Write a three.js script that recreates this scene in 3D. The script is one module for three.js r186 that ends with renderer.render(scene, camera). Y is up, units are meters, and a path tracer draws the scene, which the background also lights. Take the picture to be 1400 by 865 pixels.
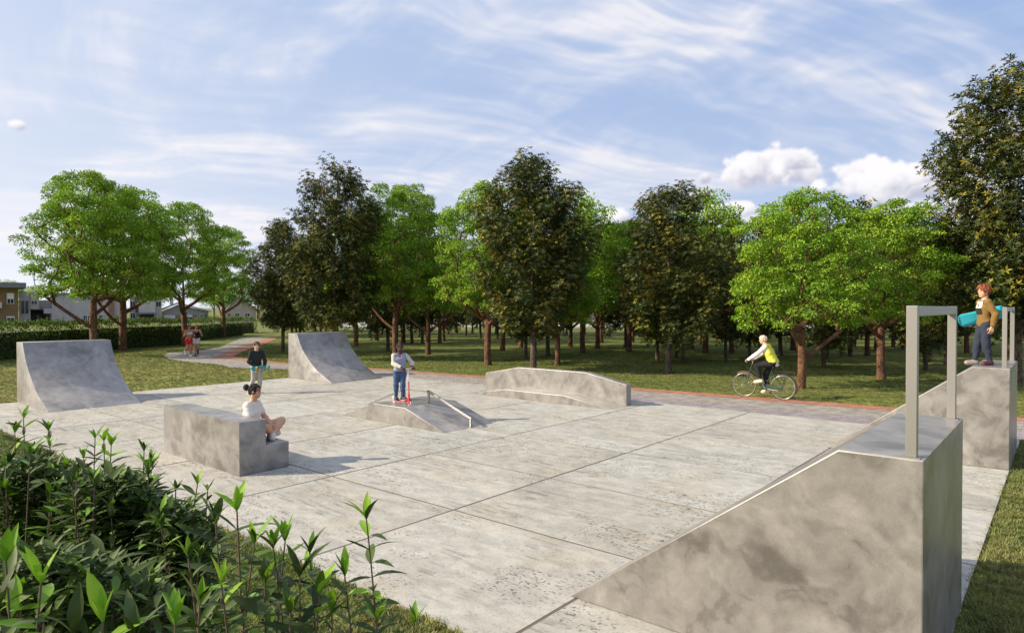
import * as THREE from 'three';
import { mergeGeometries, toCreasedNormals, mergeVertices } from 'three/addons/utils/BufferGeometryUtils.js';
import { RoundedBoxGeometry } from 'three/addons/geometries/RoundedBoxGeometry.js';

// ---------------------------------------------------------------- camera, sky, sun, exposure
const scene = new THREE.Scene();
const YAW = THREE.MathUtils.degToRad(40), CY = Math.cos(YAW), SY = Math.sin(YAW);
const EYE = 2.5, FOC = 905, HOR = 421, MIDX = 700;        // focal length and horizon in pixels of the 1400 x 865 photograph
const camera = new THREE.PerspectiveCamera(2 * Math.atan(432.5 / FOC) * 180 / Math.PI, 1400 / 865, 0.05, 4000);
camera.position.set(0, EYE, 0);
camera.rotation.order = 'YXZ';
camera.rotation.y = YAW;
camera.rotation.x = -Math.atan((432.5 - HOR) / FOC);
scene.add(camera);

const renderer = new THREE.WebGLRenderer({ antialias: true });
renderer.toneMapping = THREE.LinearToneMapping;
renderer.toneMappingExposure = 1.36;
renderer.shadowMap.enabled = true;

const SUN_EL = THREE.MathUtils.degToRad(31), SUNH = [-0.669, 0.743];
const sunDir = new THREE.Vector3(SUNH[0] * Math.cos(SUN_EL), Math.sin(SUN_EL), SUNH[1] * Math.cos(SUN_EL)).normalize();
const sun = new THREE.DirectionalLight(new THREE.Color(1.0, 0.86, 0.64), 5.0);
sun.position.set(-11, 0, -12).addScaledVector(sunDir, 120);
sun.target.position.set(-11, 0, -12);
sun.castShadow = true;
sun.shadow.radius = 1.5;
sun.shadow.mapSize.set(4096, 4096);
Object.assign(sun.shadow.camera, { left: -60, right: 60, top: 60, bottom: -60, near: 1, far: 300 });
scene.add(sun, sun.target);

// seeded random numbers and smooth noise
function rng(seed) { let a = seed >>> 0; return () => { a |= 0; a = a + 0x6D2B79F5 | 0; let t = Math.imul(a ^ a >>> 15, 1 | a); t = t + Math.imul(t ^ t >>> 7, 61 | t) ^ t; return ((t ^ t >>> 14) >>> 0) / 4294967296; }; }
const TAB = (() => { const r = rng(77), t = new Float32Array(65536); for (let i = 0; i < 65536; i++) t[i] = r(); return t; })();
function vn(x, y, px = 256, py = 256, seed = 0) {          // value noise, periodic in px, py lattice cells
  const xf = Math.floor(x), yf = Math.floor(y); let u = x - xf, v = y - yf;
  u = u * u * u * (u * (u * 6 - 15) + 10); v = v * v * v * (v * (v * 6 - 15) + 10);
  const x0 = ((xf % px) + px) % px, y0 = ((yf % py) + py) % py, x1 = (x0 + 1) % px, y1 = (y0 + 1) % py;
  const h = (i, j) => TAB[((i + seed * 37) & 255) * 256 + ((j + seed * 91 + (i >> 8) * 13) & 255)];
  const a = h(x0, y0), b = h(x1, y0), c = h(x0, y1), d = h(x1, y1);
  return a + (b - a) * u + (c - a) * v + (a - b - c + d) * u * v;
}
function fbm(x, y, oct = 4, seed = 0, px = 256, py = 256, gain = 0.5) {
  let s = 0, a = 0.5, n = 0;
  for (let o = 0; o < oct; o++) { s += a * vn(x, y, px, py, seed + o); n += a; x *= 2; y *= 2; px *= 2; py *= 2; a *= gain; }
  return s / n;
}
const clamp = (x, a = 0, b = 1) => Math.min(b, Math.max(a, x));
const sstep = (a, b, x) => { const t = clamp((x - a) / (b - a)); return t * t * (3 - 2 * t); };
const mix = (a, b, t) => a + (b - a) * t;

// the sky: blue air, high streaked cirrus, a few low cumulus; equirectangular
{
  const W = 2816, Hh = 1408, data = new Float32Array(W * Hh * 4);
  // cumulus: [azimuth to the side of the view axis, height above the horizon, half width, half height] in pixels of the photograph
  const cum = [
    [1050, 234, 70, 34], [1016, 243, 38, 26], [1088, 240, 36, 24], [1210, 256, 86, 32], [1178, 244, 46, 28], [1250, 262, 46, 22], [1318, 274, 40, 14],
    [963, 247, 13, 13], [1000, 290, 46, 14], [838, 300, 34, 16], [1255, 292, 60, 16], [26, 174, 12, 8],
  ];
  const blobs = cum.map(([px, py, w, h]) => ({ az: Math.atan((px - MIDX) / FOC), el: Math.atan((HOR - py) / FOC * Math.cos(Math.atan((px - MIDX) / FOC))), w: w / FOC * 0.85, h: h / FOC * 0.95 }));
  const rb = rng(5);
  for (let k = 0; k < 26; k++) {                             // the same kind of clouds all round
    const az = 0.95 + rb() * 4.4, el = 0.09 + rb() * 0.16, n = 1 + Math.floor(rb() * 3);
    for (let j = 0; j < n; j++) blobs.push({ az: az + (rb() - 0.5) * 0.12, el: el + (rb() - 0.5) * 0.03, w: 0.03 + rb() * 0.06, h: 0.018 + rb() * 0.018 });
  }
  const out = [0, 0, 0];
  for (let j = 0; j < Hh; j++) {
    const el = ((j + 0.5) / Hh - 0.5) * Math.PI, y = Math.sin(el), ce = Math.cos(el);
    for (let i = 0; i < W; i++) {
      const k = (j * W + i) * 4;
      if (el < -0.02) { data[k] = 0.20; data[k + 1] = 0.20; data[k + 2] = 0.16; data[k + 3] = 1; continue; }
      const az0 = ((i + 0.5) / W - 0.5) * 2 * Math.PI, x = ce * Math.cos(az0), z = ce * Math.sin(az0);
      const X = x * CY - z * SY, D = -(x * SY + z * CY);     // to the side of, and along, the view
      const cs = x * sunDir.x + Math.max(y, 0) * sunDir.y + z * sunDir.z;
      const glow = Math.pow(clamp(cs * 0.5 + 0.5), 3.5), e = clamp(el / 1.2);
      const hz = Math.exp(-Math.max(el, 0) * 4.6);
      out[0] = mix(0.235, 0.66, hz) + glow * 0.40; out[1] = mix(0.385, 0.74, hz) + glow * 0.35; out[2] = mix(0.70, 0.88, hz) + glow * 0.22; out[0] += glow * hz * 0.35; out[1] += glow * hz * 0.28; out[2] += glow * hz * 0.12;
      // cirrus on a high layer
      const q = 1 / (Math.max(y, 0) + 0.16), cx = X * q, cy = D * q;
      const wx = fbm(cx * 1.1 + 7, cy * 1.1, 3, 11) - 0.5, wy = fbm(cx * 1.1, cy * 1.1 + 19, 3, 14) - 0.5;
      const a1 = 0.42, ux = cx * Math.cos(a1) + cy * Math.sin(a1) + wx * 0.9, uy = -cx * Math.sin(a1) + cy * Math.cos(a1) + wy * 0.5;
      const a2 = -0.95, vx = cx * Math.cos(a2) + cy * Math.sin(a2) + wy * 0.9, vy = -cx * Math.sin(a2) + cy * Math.cos(a2) + wx * 0.45;
      const cover = fbm(cx * 0.55 + 31, cy * 0.55 + 5, 3, 21);
      const s1 = fbm(ux * 0.9, uy * 3.2, 6, 3, 256, 256, 0.6), s2 = fbm(vx * 1.0 + 40, vy * 4.0, 6, 8, 256, 256, 0.6);
      const rip = fbm(ux * 5.0 + wy * 4, uy * 26, 3, 33), wisp = fbm(cx * 2.2 + wx * 3 + 11, cy * 6.5 + wy * 5, 5, 37, 256, 256, 0.6);
      let ci = sstep(0.40, 0.74, s1 * 0.62 + cover * 0.42) * 0.85 + sstep(0.42, 0.74, s2 * 0.66 + (1 - cover) * 0.32) * 0.55;
      ci = clamp(ci * (0.25 + 0.75 * sstep(0.2, 0.8, rip) + 0.65 * sstep(0.25, 0.75, wisp))) * sstep(0.0, 0.10, el) * 0.84;
      ci = clamp(ci + 0.10 * hz + glow * 0.34);
      const cw = 0.86 + glow * 0.14;
      out[0] = mix(out[0], cw, ci); out[1] = mix(out[1], cw * 0.985, ci); out[2] = mix(out[2], cw * 1.03, ci);
      // cumulus
      if (el > 0.02 && el < 0.4) {
        const azv = Math.atan2(X, D);
        let best = 0, top = 0;
        for (const b of blobs) {
          let da = azv - b.az; if (da > Math.PI) da -= 2 * Math.PI; if (da < -Math.PI) da += 2 * Math.PI;
          if (Math.abs(da) > b.w * 1.5) continue;
          const de = el - b.el; if (Math.abs(de) > b.h * 1.8) continue;
          const n = fbm(azv * 42, el * 42, 5, 51, 256, 256, 0.55) - 0.5;
          const flat = de < 0 ? 1.55 : 1;
          const r = 1 - Math.sqrt((da / b.w) ** 2 + (de * flat / b.h) ** 2) + n * 0.85;
          const cov = sstep(0.0, de < 0 ? 0.5 : 0.16, r);
          if (cov > best) { best = cov; top = clamp(0.5 + de / b.h * 0.55 + n * 0.9 + (b.az - azv) / b.w * 0.22); }
        }
        if (best > 0) {
          const t = sstep(0.12, 0.80, top), br = [mix(0.50, 0.97, t), mix(0.51, 0.95, t), mix(0.64, 0.97, t)];
          best *= 0.97;
          for (let c = 0; c < 3; c++) out[c] = mix(out[c], br[c], best);
        }
      }
      data[k] = out[0] * 0.77; data[k + 1] = out[1] * 0.77; data[k + 2] = out[2] * 0.77; data[k + 3] = 1;
    }
  }
  const sky = new THREE.DataTexture(data, W, Hh, THREE.RGBAFormat, THREE.FloatType);
  sky.mapping = THREE.EquirectangularReflectionMapping; sky.colorSpace = THREE.LinearSRGBColorSpace;
  sky.magFilter = THREE.LinearFilter; sky.minFilter = THREE.LinearFilter; sky.needsUpdate = true;
  scene.background = sky; scene.environment = sky;
}

// ---------------------------------------------------------------- helpers
const V = (x, y, z) => new THREE.Vector3(x, y, z);
const GRASS_Y = -0.03;
function at(px, py, h = 0) {                                 // the point at height h that a pixel of the photograph looks at
  const D = FOC * (EYE - h) / (py - HOR), X = (px - MIDX) / FOC * D;
  return V(X * CY - D * SY, h, -X * SY - D * CY);
}
function far(px, D, h = 0) { const X = (px - MIDX) / FOC * D; return V(X * CY - D * SY, h, -X * SY - D * CY); }   // the same at a known distance
const used = {};
function numbered(n) { if (!(n in used)) { used[n] = 0; return n; } used[n]++; return n + '_' + String(used[n]).padStart(3, '0'); }
function tag(o, label, category, group, kind) { if (label) o.userData.label = label; if (category) o.userData.category = category; if (group) o.userData.group = group; if (kind) o.userData.kind = kind; return o; }
function thing(name, label, category, pos = [0, 0, 0], turn = 0, group) { const o = new THREE.Group(); o.name = numbered(name); o.position.set(...pos); o.rotation.y = turn; scene.add(o); return tag(o, label, category, group); }
function mesh(name, geo, mat, parent) { const m = new THREE.Mesh(geo, mat); m.name = parent === scene ? numbered(name) : name; m.castShadow = m.receiveShadow = true; parent.add(m); return m; }
function struct(name, geo, mat) { const m = mesh(name, geo, mat, scene); m.userData.kind = 'structure'; return m; }
const lin = (r, g, b) => new THREE.Color().setRGB(r, g, b);
function std(color, roughness = 0.8, more = {}) { return new THREE.MeshStandardMaterial({ color, roughness, ...more }); }
function makeTex(w, h, fn, srgb = true) {
  const d = new Uint8Array(w * h * 4);
  for (let j = 0; j < h; j++) for (let i = 0; i < w; i++) { const c = fn(i / w, j / h), k = (j * w + i) * 4; d[k] = clamp(c[0], 0, 255); d[k + 1] = clamp(c[1], 0, 255); d[k + 2] = clamp(c[2], 0, 255); d[k + 3] = 255; }
  const t = new THREE.DataTexture(d, w, h); t.wrapS = t.wrapT = THREE.RepeatWrapping; t.magFilter = THREE.LinearFilter; t.minFilter = THREE.LinearMipmapLinearFilter;
  if (srgb) t.colorSpace = THREE.SRGBColorSpace; t.needsUpdate = true; return t;
}
function rep(t, sx, sy = sx) { const c = t.clone(); c.repeat.set(1 / sx, 1 / sy); c.needsUpdate = true; return c; }     // a tile of sx by sy metres
function boxUV(geo, off = [0, 0], s = 1) {                   // uv in metres, each face laid out along its own plane
  const g = geo.index ? geo.toNonIndexed() : geo, p = g.attributes.position, n = p.count, uv = new Float32Array(n * 2);
  const a = V(), b = V(), c = V();
  for (let i = 0; i < n; i += 3) {
    a.fromBufferAttribute(p, i); b.fromBufferAttribute(p, i + 1).sub(a); c.fromBufferAttribute(p, i + 2).sub(a); b.cross(c);
    const ax = Math.abs(b.x), ay = Math.abs(b.y), az = Math.abs(b.z);
    for (let k = 0; k < 3; k++) {
      const x = p.getX(i + k), y = p.getY(i + k), z = p.getZ(i + k);
      let u, v; if (ay >= ax && ay >= az) { u = x; v = z; } else if (ax >= az) { u = z + 5.3; v = y + 2.1; } else { u = x + 9.7; v = y + 3.9; }
      uv[(i + k) * 2] = (u + off[0]) * s; uv[(i + k) * 2 + 1] = (v + off[1]) * s;
    }
  }
  g.setAttribute('uv', new THREE.BufferAttribute(uv, 2)); return g;
}
function box(x0, x1, y0, y1, z0, z1, r = 0) {
  const w = x1 - x0, h = y1 - y0, d = z1 - z0;
  const g = r ? new RoundedBoxGeometry(w, h, d, 2, r) : new THREE.BoxGeometry(w, h, d);
  g.translate((x0 + x1) / 2, (y0 + y1) / 2, (z0 + z1) / 2); return g;
}
function prism(pts, d0, d1, bevel = 0.012) {                 // profile in x, y; runs along z from d0 to d1; edges rounded
  const s = new THREE.Shape(pts.map(p => new THREE.Vector2(...p)));
  const g = new THREE.ExtrudeGeometry(s, { depth: d1 - d0 - 2 * bevel, bevelEnabled: bevel > 0, bevelThickness: bevel, bevelSize: bevel, bevelOffset: -bevel, bevelSegments: 2, curveSegments: 1 });
  g.translate(0, 0, d0 + bevel); return g;
}
function tube(a, b, r0, r1 = r0, seg = 8) {
  const d = b.clone().sub(a), g = new THREE.CylinderGeometry(r1, r0, d.length(), seg, 1);
  g.applyQuaternion(new THREE.Quaternion().setFromUnitVectors(V(0, 1, 0), d.clone().normalize()));
  g.translate((a.x + b.x) / 2, (a.y + b.y) / 2, (a.z + b.z) / 2); return g;
}
function path3(pts, r, seg = 24, rad = 8) { return new THREE.TubeGeometry(new THREE.CatmullRomCurve3(pts), seg, r, rad, false); }
function poly(pts, y) {                                      // flat sheet over ground points
  const s = new THREE.Shape(pts.map(p => new THREE.Vector2(p.x, -p.z))), g = new THREE.ShapeGeometry(s);
  g.rotateX(-Math.PI / 2); g.translate(0, y, 0); return boxUV(g);
}
function merge(list) { return mergeGeometries(list.map(g => { const q = g.index ? g.toNonIndexed() : g; for (const k of Object.keys(q.attributes)) if (!['position', 'normal', 'uv'].includes(k)) q.deleteAttribute(k); return q; })); }
// ---------------------------------------------------------------- surfaces
const T = {};
T.slab = makeTex(1536, 1536, (u, v) => {                     // 5 x 5 m of trowelled, pitted concrete
  const big = fbm(u * 4, v * 4, 4, 1, 4, 4), st = fbm(u * 5, v * 40, 4, 4, 5, 40), mid = fbm(u * 30, v * 44, 4, 9, 30, 44);
  const mask = sstep(0.40, 0.62, fbm(u * 6, v * 8, 4, 17, 6, 8)), pit = vn(u * 190, v * 300, 190, 300, 23), pit2 = vn(u * 420, v * 560, 420, 560, 29), pit3 = fbm(u * 70, v * 140, 2, 57, 70, 140);
  const scr = sstep(0.62, 0.76, fbm(u * 12, v * 90, 3, 41, 12, 90)) * sstep(0.40, 0.60, fbm(u * 7, v * 6, 3, 44, 7, 6));
  let L = 166 + (big - 0.5) * 26 + (st - 0.5) * 15 + (mid - 0.5) * 34 + (pit2 - 0.5) * 16;
  L -= 58 * sstep(0.74, 0.90, pit) * (0.25 + 0.75 * mask) + 24 * scr + 20 * sstep(0.66, 0.80, pit3) * mask;
  const w = sstep(0.52, 0.72, fbm(u * 6 + 3, v * 9, 4, 61, 6, 9)) * 6;
  return [L + 1, L - w * 0.4, L - 6 - w];
});
T.blotch = makeTex(1024, 1024, (u, v) => {                   // 3 x 3 m of cloudy, polished cast concrete
  const wx = fbm(u * 6, v * 6, 4, 70, 6, 6) * 0.16, wy = fbm(u * 6, v * 6, 4, 74, 6, 6) * 0.16;
  const a = fbm((u + wx) * 13, (v + wy) * 13, 6, 80, 13, 13, 0.6), b = fbm((u + wy) * 26, (v + wx) * 26, 4, 86, 26, 26), f = vn(u * 500, v * 500, 500, 500, 91), p = vn(u * 160, v * 160, 160, 160, 93);
  const L = 123 + (a - 0.5) * -58 + (b - 0.5) * 30 + (f - 0.5) * 10 - sstep(0.56, 0.68, a) * 10 - sstep(0.975, 0.995, p) * 16;
  return [L + 3, L - 1, L - 4];
});
T.grass = makeTex(1024, 1024, (u, v) => {                    // 3 x 3 m of mown grass
  const a = fbm(u * 9, v * 9, 4, 100, 9, 9), b = vn(u * 210, v * 120, 210, 120, 105), c = vn(u * 110, v * 230, 110, 230, 107), d = vn(u * 480, v * 480, 480, 480, 109);
  const dry = sstep(0.60, 0.78, fbm(u * 14, v * 14, 4, 113, 14, 14));
  const L = 0.52 + (a - 0.5) * 0.45 + (b - 0.5) * 0.30 + (c - 0.5) * 0.30 + (d - 0.5) * 0.28;
  return [mix(178, 226, dry) * L * 1.5, mix(182, 206, dry) * L * 1.5, mix(112, 150, dry) * L * 1.5];
});
T.grassBump = makeTex(512, 512, (u, v) => { const L = 255 * clamp(vn(u * 110, v * 70, 110, 70, 3) * 0.5 + vn(u * 60, v * 120, 60, 120, 5) * 0.4 + fbm(u * 8, v * 8, 3, 6, 8, 8) * 0.3); return [L, L, L]; }, false);
T.paver = makeTex(512, 512, (u, v) => {                      // 2 x 2 m of small setts in running bond
  const row = Math.floor(v * 20), x = u * 10 + (row % 2) * 0.5, col = ((Math.floor(x) % 10) + 10) % 10, fx = x - Math.floor(x), fy = v * 20 - row;
  const j = fx < 0.06 || fy < 0.10 ? 0.72 : 1, t = TAB[(row * 31 + col * 7 + 900) & 65535];
  const L = (205 + (t - 0.5) * 52 + (vn(u * 128, v * 128, 128, 128, 7) - 0.5) * 34) * j; return [L, L, L];
});
T.bark = makeTex(256, 512, (u, v) => {
  const w = fbm(u * 6, v * 6, 3, 120, 6, 6) * 0.25, r = fbm((u + w) * 14, v * 8, 4, 124, 14, 8), c = Math.abs(fbm((u + w) * 10, v * 5, 4, 129, 10, 5) - 0.5) * 2, f = vn(u * 90, v * 180, 90, 180, 3);
  const L = 255 * clamp(0.50 + r * 0.50 + (f - 0.5) * 0.22 - sstep(0.16, 0.0, c) * 0.35); return [L, L, L];
});
T.wall = makeTex(256, 256, (u, v) => { const L = 226 + (fbm(u * 6, v * 6, 4, 140, 6, 6) - 0.5) * 30 + (vn(u * 120, v * 120, 120, 120, 3) - 0.5) * 14; return [L, L, L]; });
T.fine = makeTex(256, 256, (u, v) => { const L = 128 + (fbm(u * 12, v * 12, 4, 150, 12, 12) - 0.5) * 150 + (vn(u * 128, v * 128, 128, 128, 9) - 0.5) * 60; return [L, L, L]; }, false);
const M = {};
{
  const sl = rep(T.slab, 5), bl = rep(T.blotch, 3), pv = rep(T.paver, 2), fine = rep(T.fine, 0.6);
  M.slab = [0xffffff, 0xfaf9f7, 0xfdfcfb].map(c => std(c, 0.86, { map: sl, bumpMap: sl, bumpScale: 0.004 }));
  M.joint = std(lin(0.13, 0.11, 0.09), 0.95);
  M.ramp = new THREE.MeshPhysicalMaterial({ color: 0xffffff, map: bl, roughness: 0.42, ior: 1.75, bumpMap: fine, bumpScale: 0.0005, clearcoat: 0.7, clearcoatRoughness: 0.38 });
  M.steel = new THREE.MeshStandardMaterial({ color: lin(0.35, 0.335, 0.32), roughness: 0.42, metalness: 0.55, bumpMap: fine, bumpScale: 0.0003 });
  M.rail = new THREE.MeshStandardMaterial({ color: lin(0.33, 0.325, 0.32), roughness: 0.42, metalness: 0.8 });
  M.ground = std(0xffffff, 0.95, { map: rep(T.grass, 3), bumpMap: rep(T.grassBump, 1.5), bumpScale: 0.02, vertexColors: true });
  M.grey = std(lin(0.47, 0.43, 0.39), 0.9, { map: pv, bumpMap: pv, bumpScale: 0.004 });
  M.purple = std(lin(0.43, 0.38, 0.41), 0.9, { map: pv, bumpMap: pv, bumpScale: 0.004 });
  M.orange = std(lin(0.62, 0.27, 0.17), 0.9, { map: pv, bumpMap: pv, bumpScale: 0.004 });
  M.road = std(lin(0.50, 0.49, 0.47), 0.9, { map: rep(T.wall, 4) });
}

// ---------------------------------------------------------------- ground, slab, paths
{
  const n = 220, pos = [], col = [], uv = [], idx = [];
  const f = t => Math.sign(t) * (Math.abs(t) * 60 + Math.pow(Math.abs(t), 6) * 1500);
  for (let j = 0; j <= n; j++) for (let i = 0; i <= n; i++) {
    const x = f(i / n * 2 - 1) - 14, z = f(j / n * 2 - 1) - 16; pos.push(x, GRASS_Y, z); uv.push(x, z);
    const dry = clamp(sstep(-12, -22, x) * 0.8 * sstep(-22, -12, z) + (fbm(x * 0.10 + 50, z * 0.10 + 50, 4, 200) - 0.42) * 1.1, 0, 1), m = fbm(x * 0.5 + 9, z * 0.5 + 90, 3, 210);
    const k = 0.86 + 0.3 * (m - 0.5);
    col.push(mix(0.45, 0.64, dry) * k, mix(0.54, 0.63, dry) * k, mix(0.165, 0.27, dry) * k);
  }
  for (let j = 0; j < n; j++) for (let i = 0; i < n; i++) { const a = j * (n + 1) + i, b = a + 1, c = a + n + 1, d = c + 1; idx.push(a, c, b, b, c, d); }
  const g = new THREE.BufferGeometry();
  g.setAttribute('position', new THREE.Float32BufferAttribute(pos, 3)); g.setAttribute('uv', new THREE.Float32BufferAttribute(uv, 2)); g.setAttribute('color', new THREE.Float32BufferAttribute(col, 3));
  g.setIndex(idx); g.computeVertexNormals();
  tag(struct('ground', g, M.ground), 'mown grass ground around the skate park and under the trees', 'lawn');
}
const PATHPOLY = [], SX0 = -21.36, SX1 = -0.66, SZ0 = -15.82, SZ1 = -3.66;
{
  const root = thing('concrete_slab', 'large pale concrete slab of jointed panels carrying the skate ramps', 'slab'); root.userData.kind = 'structure';
  mesh('joint_bed', box(SX0 + 0.01, SX1 - 0.01, -0.14, -0.004, SZ0 + 0.01, SZ1 - 0.01), M.joint, root);
  const xs = [SX0, -18.70, -16.12, -13.54, -11.0, -8.36, -5.81, -3.22, SX1], zs = [SZ0, -14.14, -12.06, -10.02, -7.80, -5.80, SZ1], r = rng(3);
  for (let i = 0; i < 8; i++) for (let j = 0; j < 6; j++) {
    const e = 0.017, lift = (r() - 0.5) * 0.0024;
    const g = box(xs[i] + (i ? e : 0), xs[i + 1] - (i < 7 ? e : 0), -0.13, lift, zs[j] + (j ? e : 0), zs[j + 1] - (j < 5 ? e : 0), 0.002);
    mesh('panel', boxUV(g, [Math.floor(r() * 20) * 0.31, Math.floor(r() * 20) * 0.27]), M.slab[Math.floor(r() * 3)], root);
  }
}
{
  const P = a => a.map(([x, y]) => at(x, y)), y0 = -0.016;
  const mk = (name, pts, m, y, label) => tag(struct(name, poly(pts, y), m), label, 'path');
  // main path: along the far side of the slab, then on to the left where it meets the second path
  const edge = [V(8, 0, -19.9), V(2, 0, -19.4), V(-3.4, 0, -19.03), V(-10.6, 0, -18.47), V(-20.2, 0, -17.75), ...P([[470, 500], [392, 495.6], [350, 491.5], [318, 487.5], [297, 485.5]])];
  const inner = [V(8, 0, -19.2), V(2, 0, -18.72), V(-3.3, 0, -18.36), V(-10.5, 0, -17.9), V(-20.1, 0, -17.25), ...P([[470, 502], [392, 497.6], [350, 494.0], [318, 490.8], [290, 488.6]])];
  const low = [...P([[222, 486], [232, 490.5], [250, 493.5], [271, 495.6], [294, 497], [304, 499.5], [313, 501.8], [340, 503], [392, 504.3]]), V(-21.9, 0, -15.84), V(SX1 + 0.6, 0, -15.84), V(2, 0, -16.0), V(8, 0, -16.3)];
  const upL = P([[297, 485.5], [322, 476], [352, 468], [376, 461.8]]), upT = P([[372, 460.8], [331, 461.5], [316, 467], [298, 475], [275, 477.5], [252, 479.5], [230, 482]]);
  mk('path', [...low, ...inner, ...upL.slice(1), ...upT], M.grey, y0, 'grey block paved path curving past the slab and back between hedge and trees');
  PATHPOLY.push(...low, ...edge.slice(0, -1), ...P([[333, 480.5], [360, 471], [383, 462]]), ...upT);
  const strip = (a, b) => [...a, ...b.slice().reverse()];
  mk('path_border', strip(edge, inner), M.orange, y0 + 0.004, 'orange paved border along the far edge of the path');
  mk('path_border', strip(P([[297, 485.5], [326, 474.5], [352, 466.5], [366, 461.8]]), P([[318, 487.5], [332, 480], [358, 470.5], [380, 462.4]])), M.orange, y0 + 0.008, 'orange paved border of the branch path between lawn and trees');
  mk('path_stripe', strip([V(8, 0, -16.34), V(2, 0, -16.04), V(SX1 + 0.6, 0, -15.85), V(-8.0, 0, -15.85), V(-14, 0, -15.85)], [V(8, 0, -17.3), V(2, 0, -17.0), V(SX1 + 0.6, 0, -16.85), V(-8.0, 0, -16.6), V(-14, 0, -16.0)]), M.purple, y0 + 0.004, 'lavender paved stripe along the slab side of the path');
  mk('path_stripe', P([[313, 501.8], [340, 503], [392, 504.3], [392, 500.5], [350, 499.3], [325, 498]]), M.purple, y0 + 0.004, 'lavender paved stripe of the path beside the lawn');
  // pale street beyond the trees
  const w = (px, D) => far(px, D);
  tag(struct('road', poly([w(420, 90), w(2000, 80), w(2000, 104), w(420, 116)], -0.018), M.road), 'pale grey street seen between the trunks beyond the trees', 'road');
}

// ---------------------------------------------------------------- skate ramps
function rampThing(name, label, pos, group) { return thing(name, label, 'skate ramp', pos, 0, group); }
{
  const prof = [[0, 0.002], [2.66, 0.002]], c = new THREE.SplineCurve([[2.66, 0.002], [1.81, 0.36], [1.31, 0.69], [0.86, 1.1], [0.56, 1.6]].map(p => new THREE.Vector2(...p)));
  for (const p of c.getPoints(22).slice(1)) prof.push([p.x, p.y]);
  prof.push([0, 1.6]);
  for (const [z0, label] of [[-7.05, 'grey concrete quarter pipe standing by the hedge side lawn'], [-15.05, 'grey concrete quarter pipe beside the paved path and the girl in black']]) {
    const o = rampThing('quarter_pipe', label, [-21.35, 0, z0], 'quarter pipes at the end of the slab');
    mesh('ramp_body', boxUV(toCreasedNormals(prism(prof, 0, 2.07, 0.011), 0.5), [z0, z0 * 0.7]), M.ramp, o);
  }
}
{                                                            // bench block with a lower step
  const o = thing('stepped_bench', 'grey concrete bench block with a lower seat step and a seated woman', 'bench', [-12.03, 0, -4.9]);
  const g = prism([[0, 0.002], [0.82, 0.002], [0.82, 0.4], [0.43, 0.4], [0.43, 0.8], [0, 0.8]], 0, 2.63, 0.012);
  g.rotateY(Math.PI / 2); mesh('bench_body', boxUV(toCreasedNormals(g, 0.5)), M.ramp, o);
}
{                                                            // low pyramid box with a grind rail along its middle
  const o = rampThing('fun_box', 'low grey concrete fun box with sloped ends, under the boy on the scooter', [-11.25, 0, -10.0]);
  mesh('box_body', boxUV(toCreasedNormals(prism([[-1.70, 0.002], [1.70, 0.002], [0.52, 0.39], [-0.54, 0.39]], -0.75, 0.75, 0.009), 0.12), [3, 1]), M.ramp, o);
  const r = thing('grind_rail', 'bent square metal grind rail fixed along the top of the fun box', 'rail', [-11.25, 0, -10.05]);
  const seg = (x0, y0, x1, y1, name) => { const L = Math.hypot(x1 - x0, y1 - y0), g = new RoundedBoxGeometry(L + 0.05, 0.05, 0.05, 2, 0.006); g.rotateZ(Math.atan2(y1 - y0, x1 - x0)); g.translate((x0 + x1) / 2, (y0 + y1) / 2, 0); mesh(name, g, M.rail, r); };
  seg(-1.70, 0.19, -0.42, 0.65, 'sloped_bar'); seg(-0.42, 0.65, 0.40, 0.65, 'top_bar'); seg(0.40, 0.65, 1.69, 0.19, 'sloped_bar');
  for (const [x, y0, y1] of [[-1.70, 0.0, 0.18], [-0.42, 0.388, 0.64], [0.40, 0.388, 0.64], [1.69, 0.0, 0.18]]) mesh('post', box(x - 0.024, x + 0.024, y0, y1, -0.024, 0.024, 0.005), M.rail, r);
}
{                                                            // low wall with bevelled ends and a ledge in front
  const o = rampThing('grind_wall', 'low concrete wall with bevelled ends and a shallow ledge, beside the path', [-11.0, 0, 0]);
  mesh('wall_block', boxUV(toCreasedNormals(prism([[-2.43, 0.002], [2.42, 0.002], [2.42, 0.545], [1.15, 0.785], [-1.15, 0.785], [-2.43, 0.545]], -15.0, -14.76, 0.009), 0.1), [1, 2]), M.ramp, o);
  mesh('ledge', boxUV(toCreasedNormals(prism([[-2.40, 0.002], [2.40, 0.002], [1.0, 0.23], [-1.0, 0.23]], -14.757, -14.0, 0.008), 0.08), [4, 2]), M.ramp, o);
}
for (const [z0, label, rl] of [[-6.68, 'tall grey concrete bank ramp with nobody on its platform', 'plain square metal guard frame on the empty bank ramp'], [-14.68, 'tall grey concrete bank ramp carrying the boy in the mustard sweater', 'square metal guard frame behind the boy in the mustard sweater']]) {
  const o = rampThing('bank_ramp', label, [-3.27, 0, z0], 'bank ramps at the end of the slab');
  mesh('ramp_body', boxUV(toCreasedNormals(prism([[-0.012, 0.002], [2.61, 0.002], [2.61, 1.57], [2.125, 1.57]], 0, 1.98, 0.010), 0.3), [z0 * 1.3, z0]), M.ramp, o);
  const f = thing('guard_frame', rl, 'guard rail', [-0.735, 1.57, z0 + 0.99], 0, 'guard frames on the bank ramps');
  for (const z of [-0.93, 0.93]) { mesh('post', box(-0.031, 0.031, 0.006, 0.945, z - 0.031, z + 0.031, 0.004), M.steel, f); mesh('base_plate', box(-0.05, 0.05, 0.0, 0.006, z - 0.05, z + 0.05), M.steel, f); }
  mesh('top_bar', box(-0.031, 0.031, 0.878, 0.943, -0.898, 0.898, 0.004), M.steel, f);
}
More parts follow.
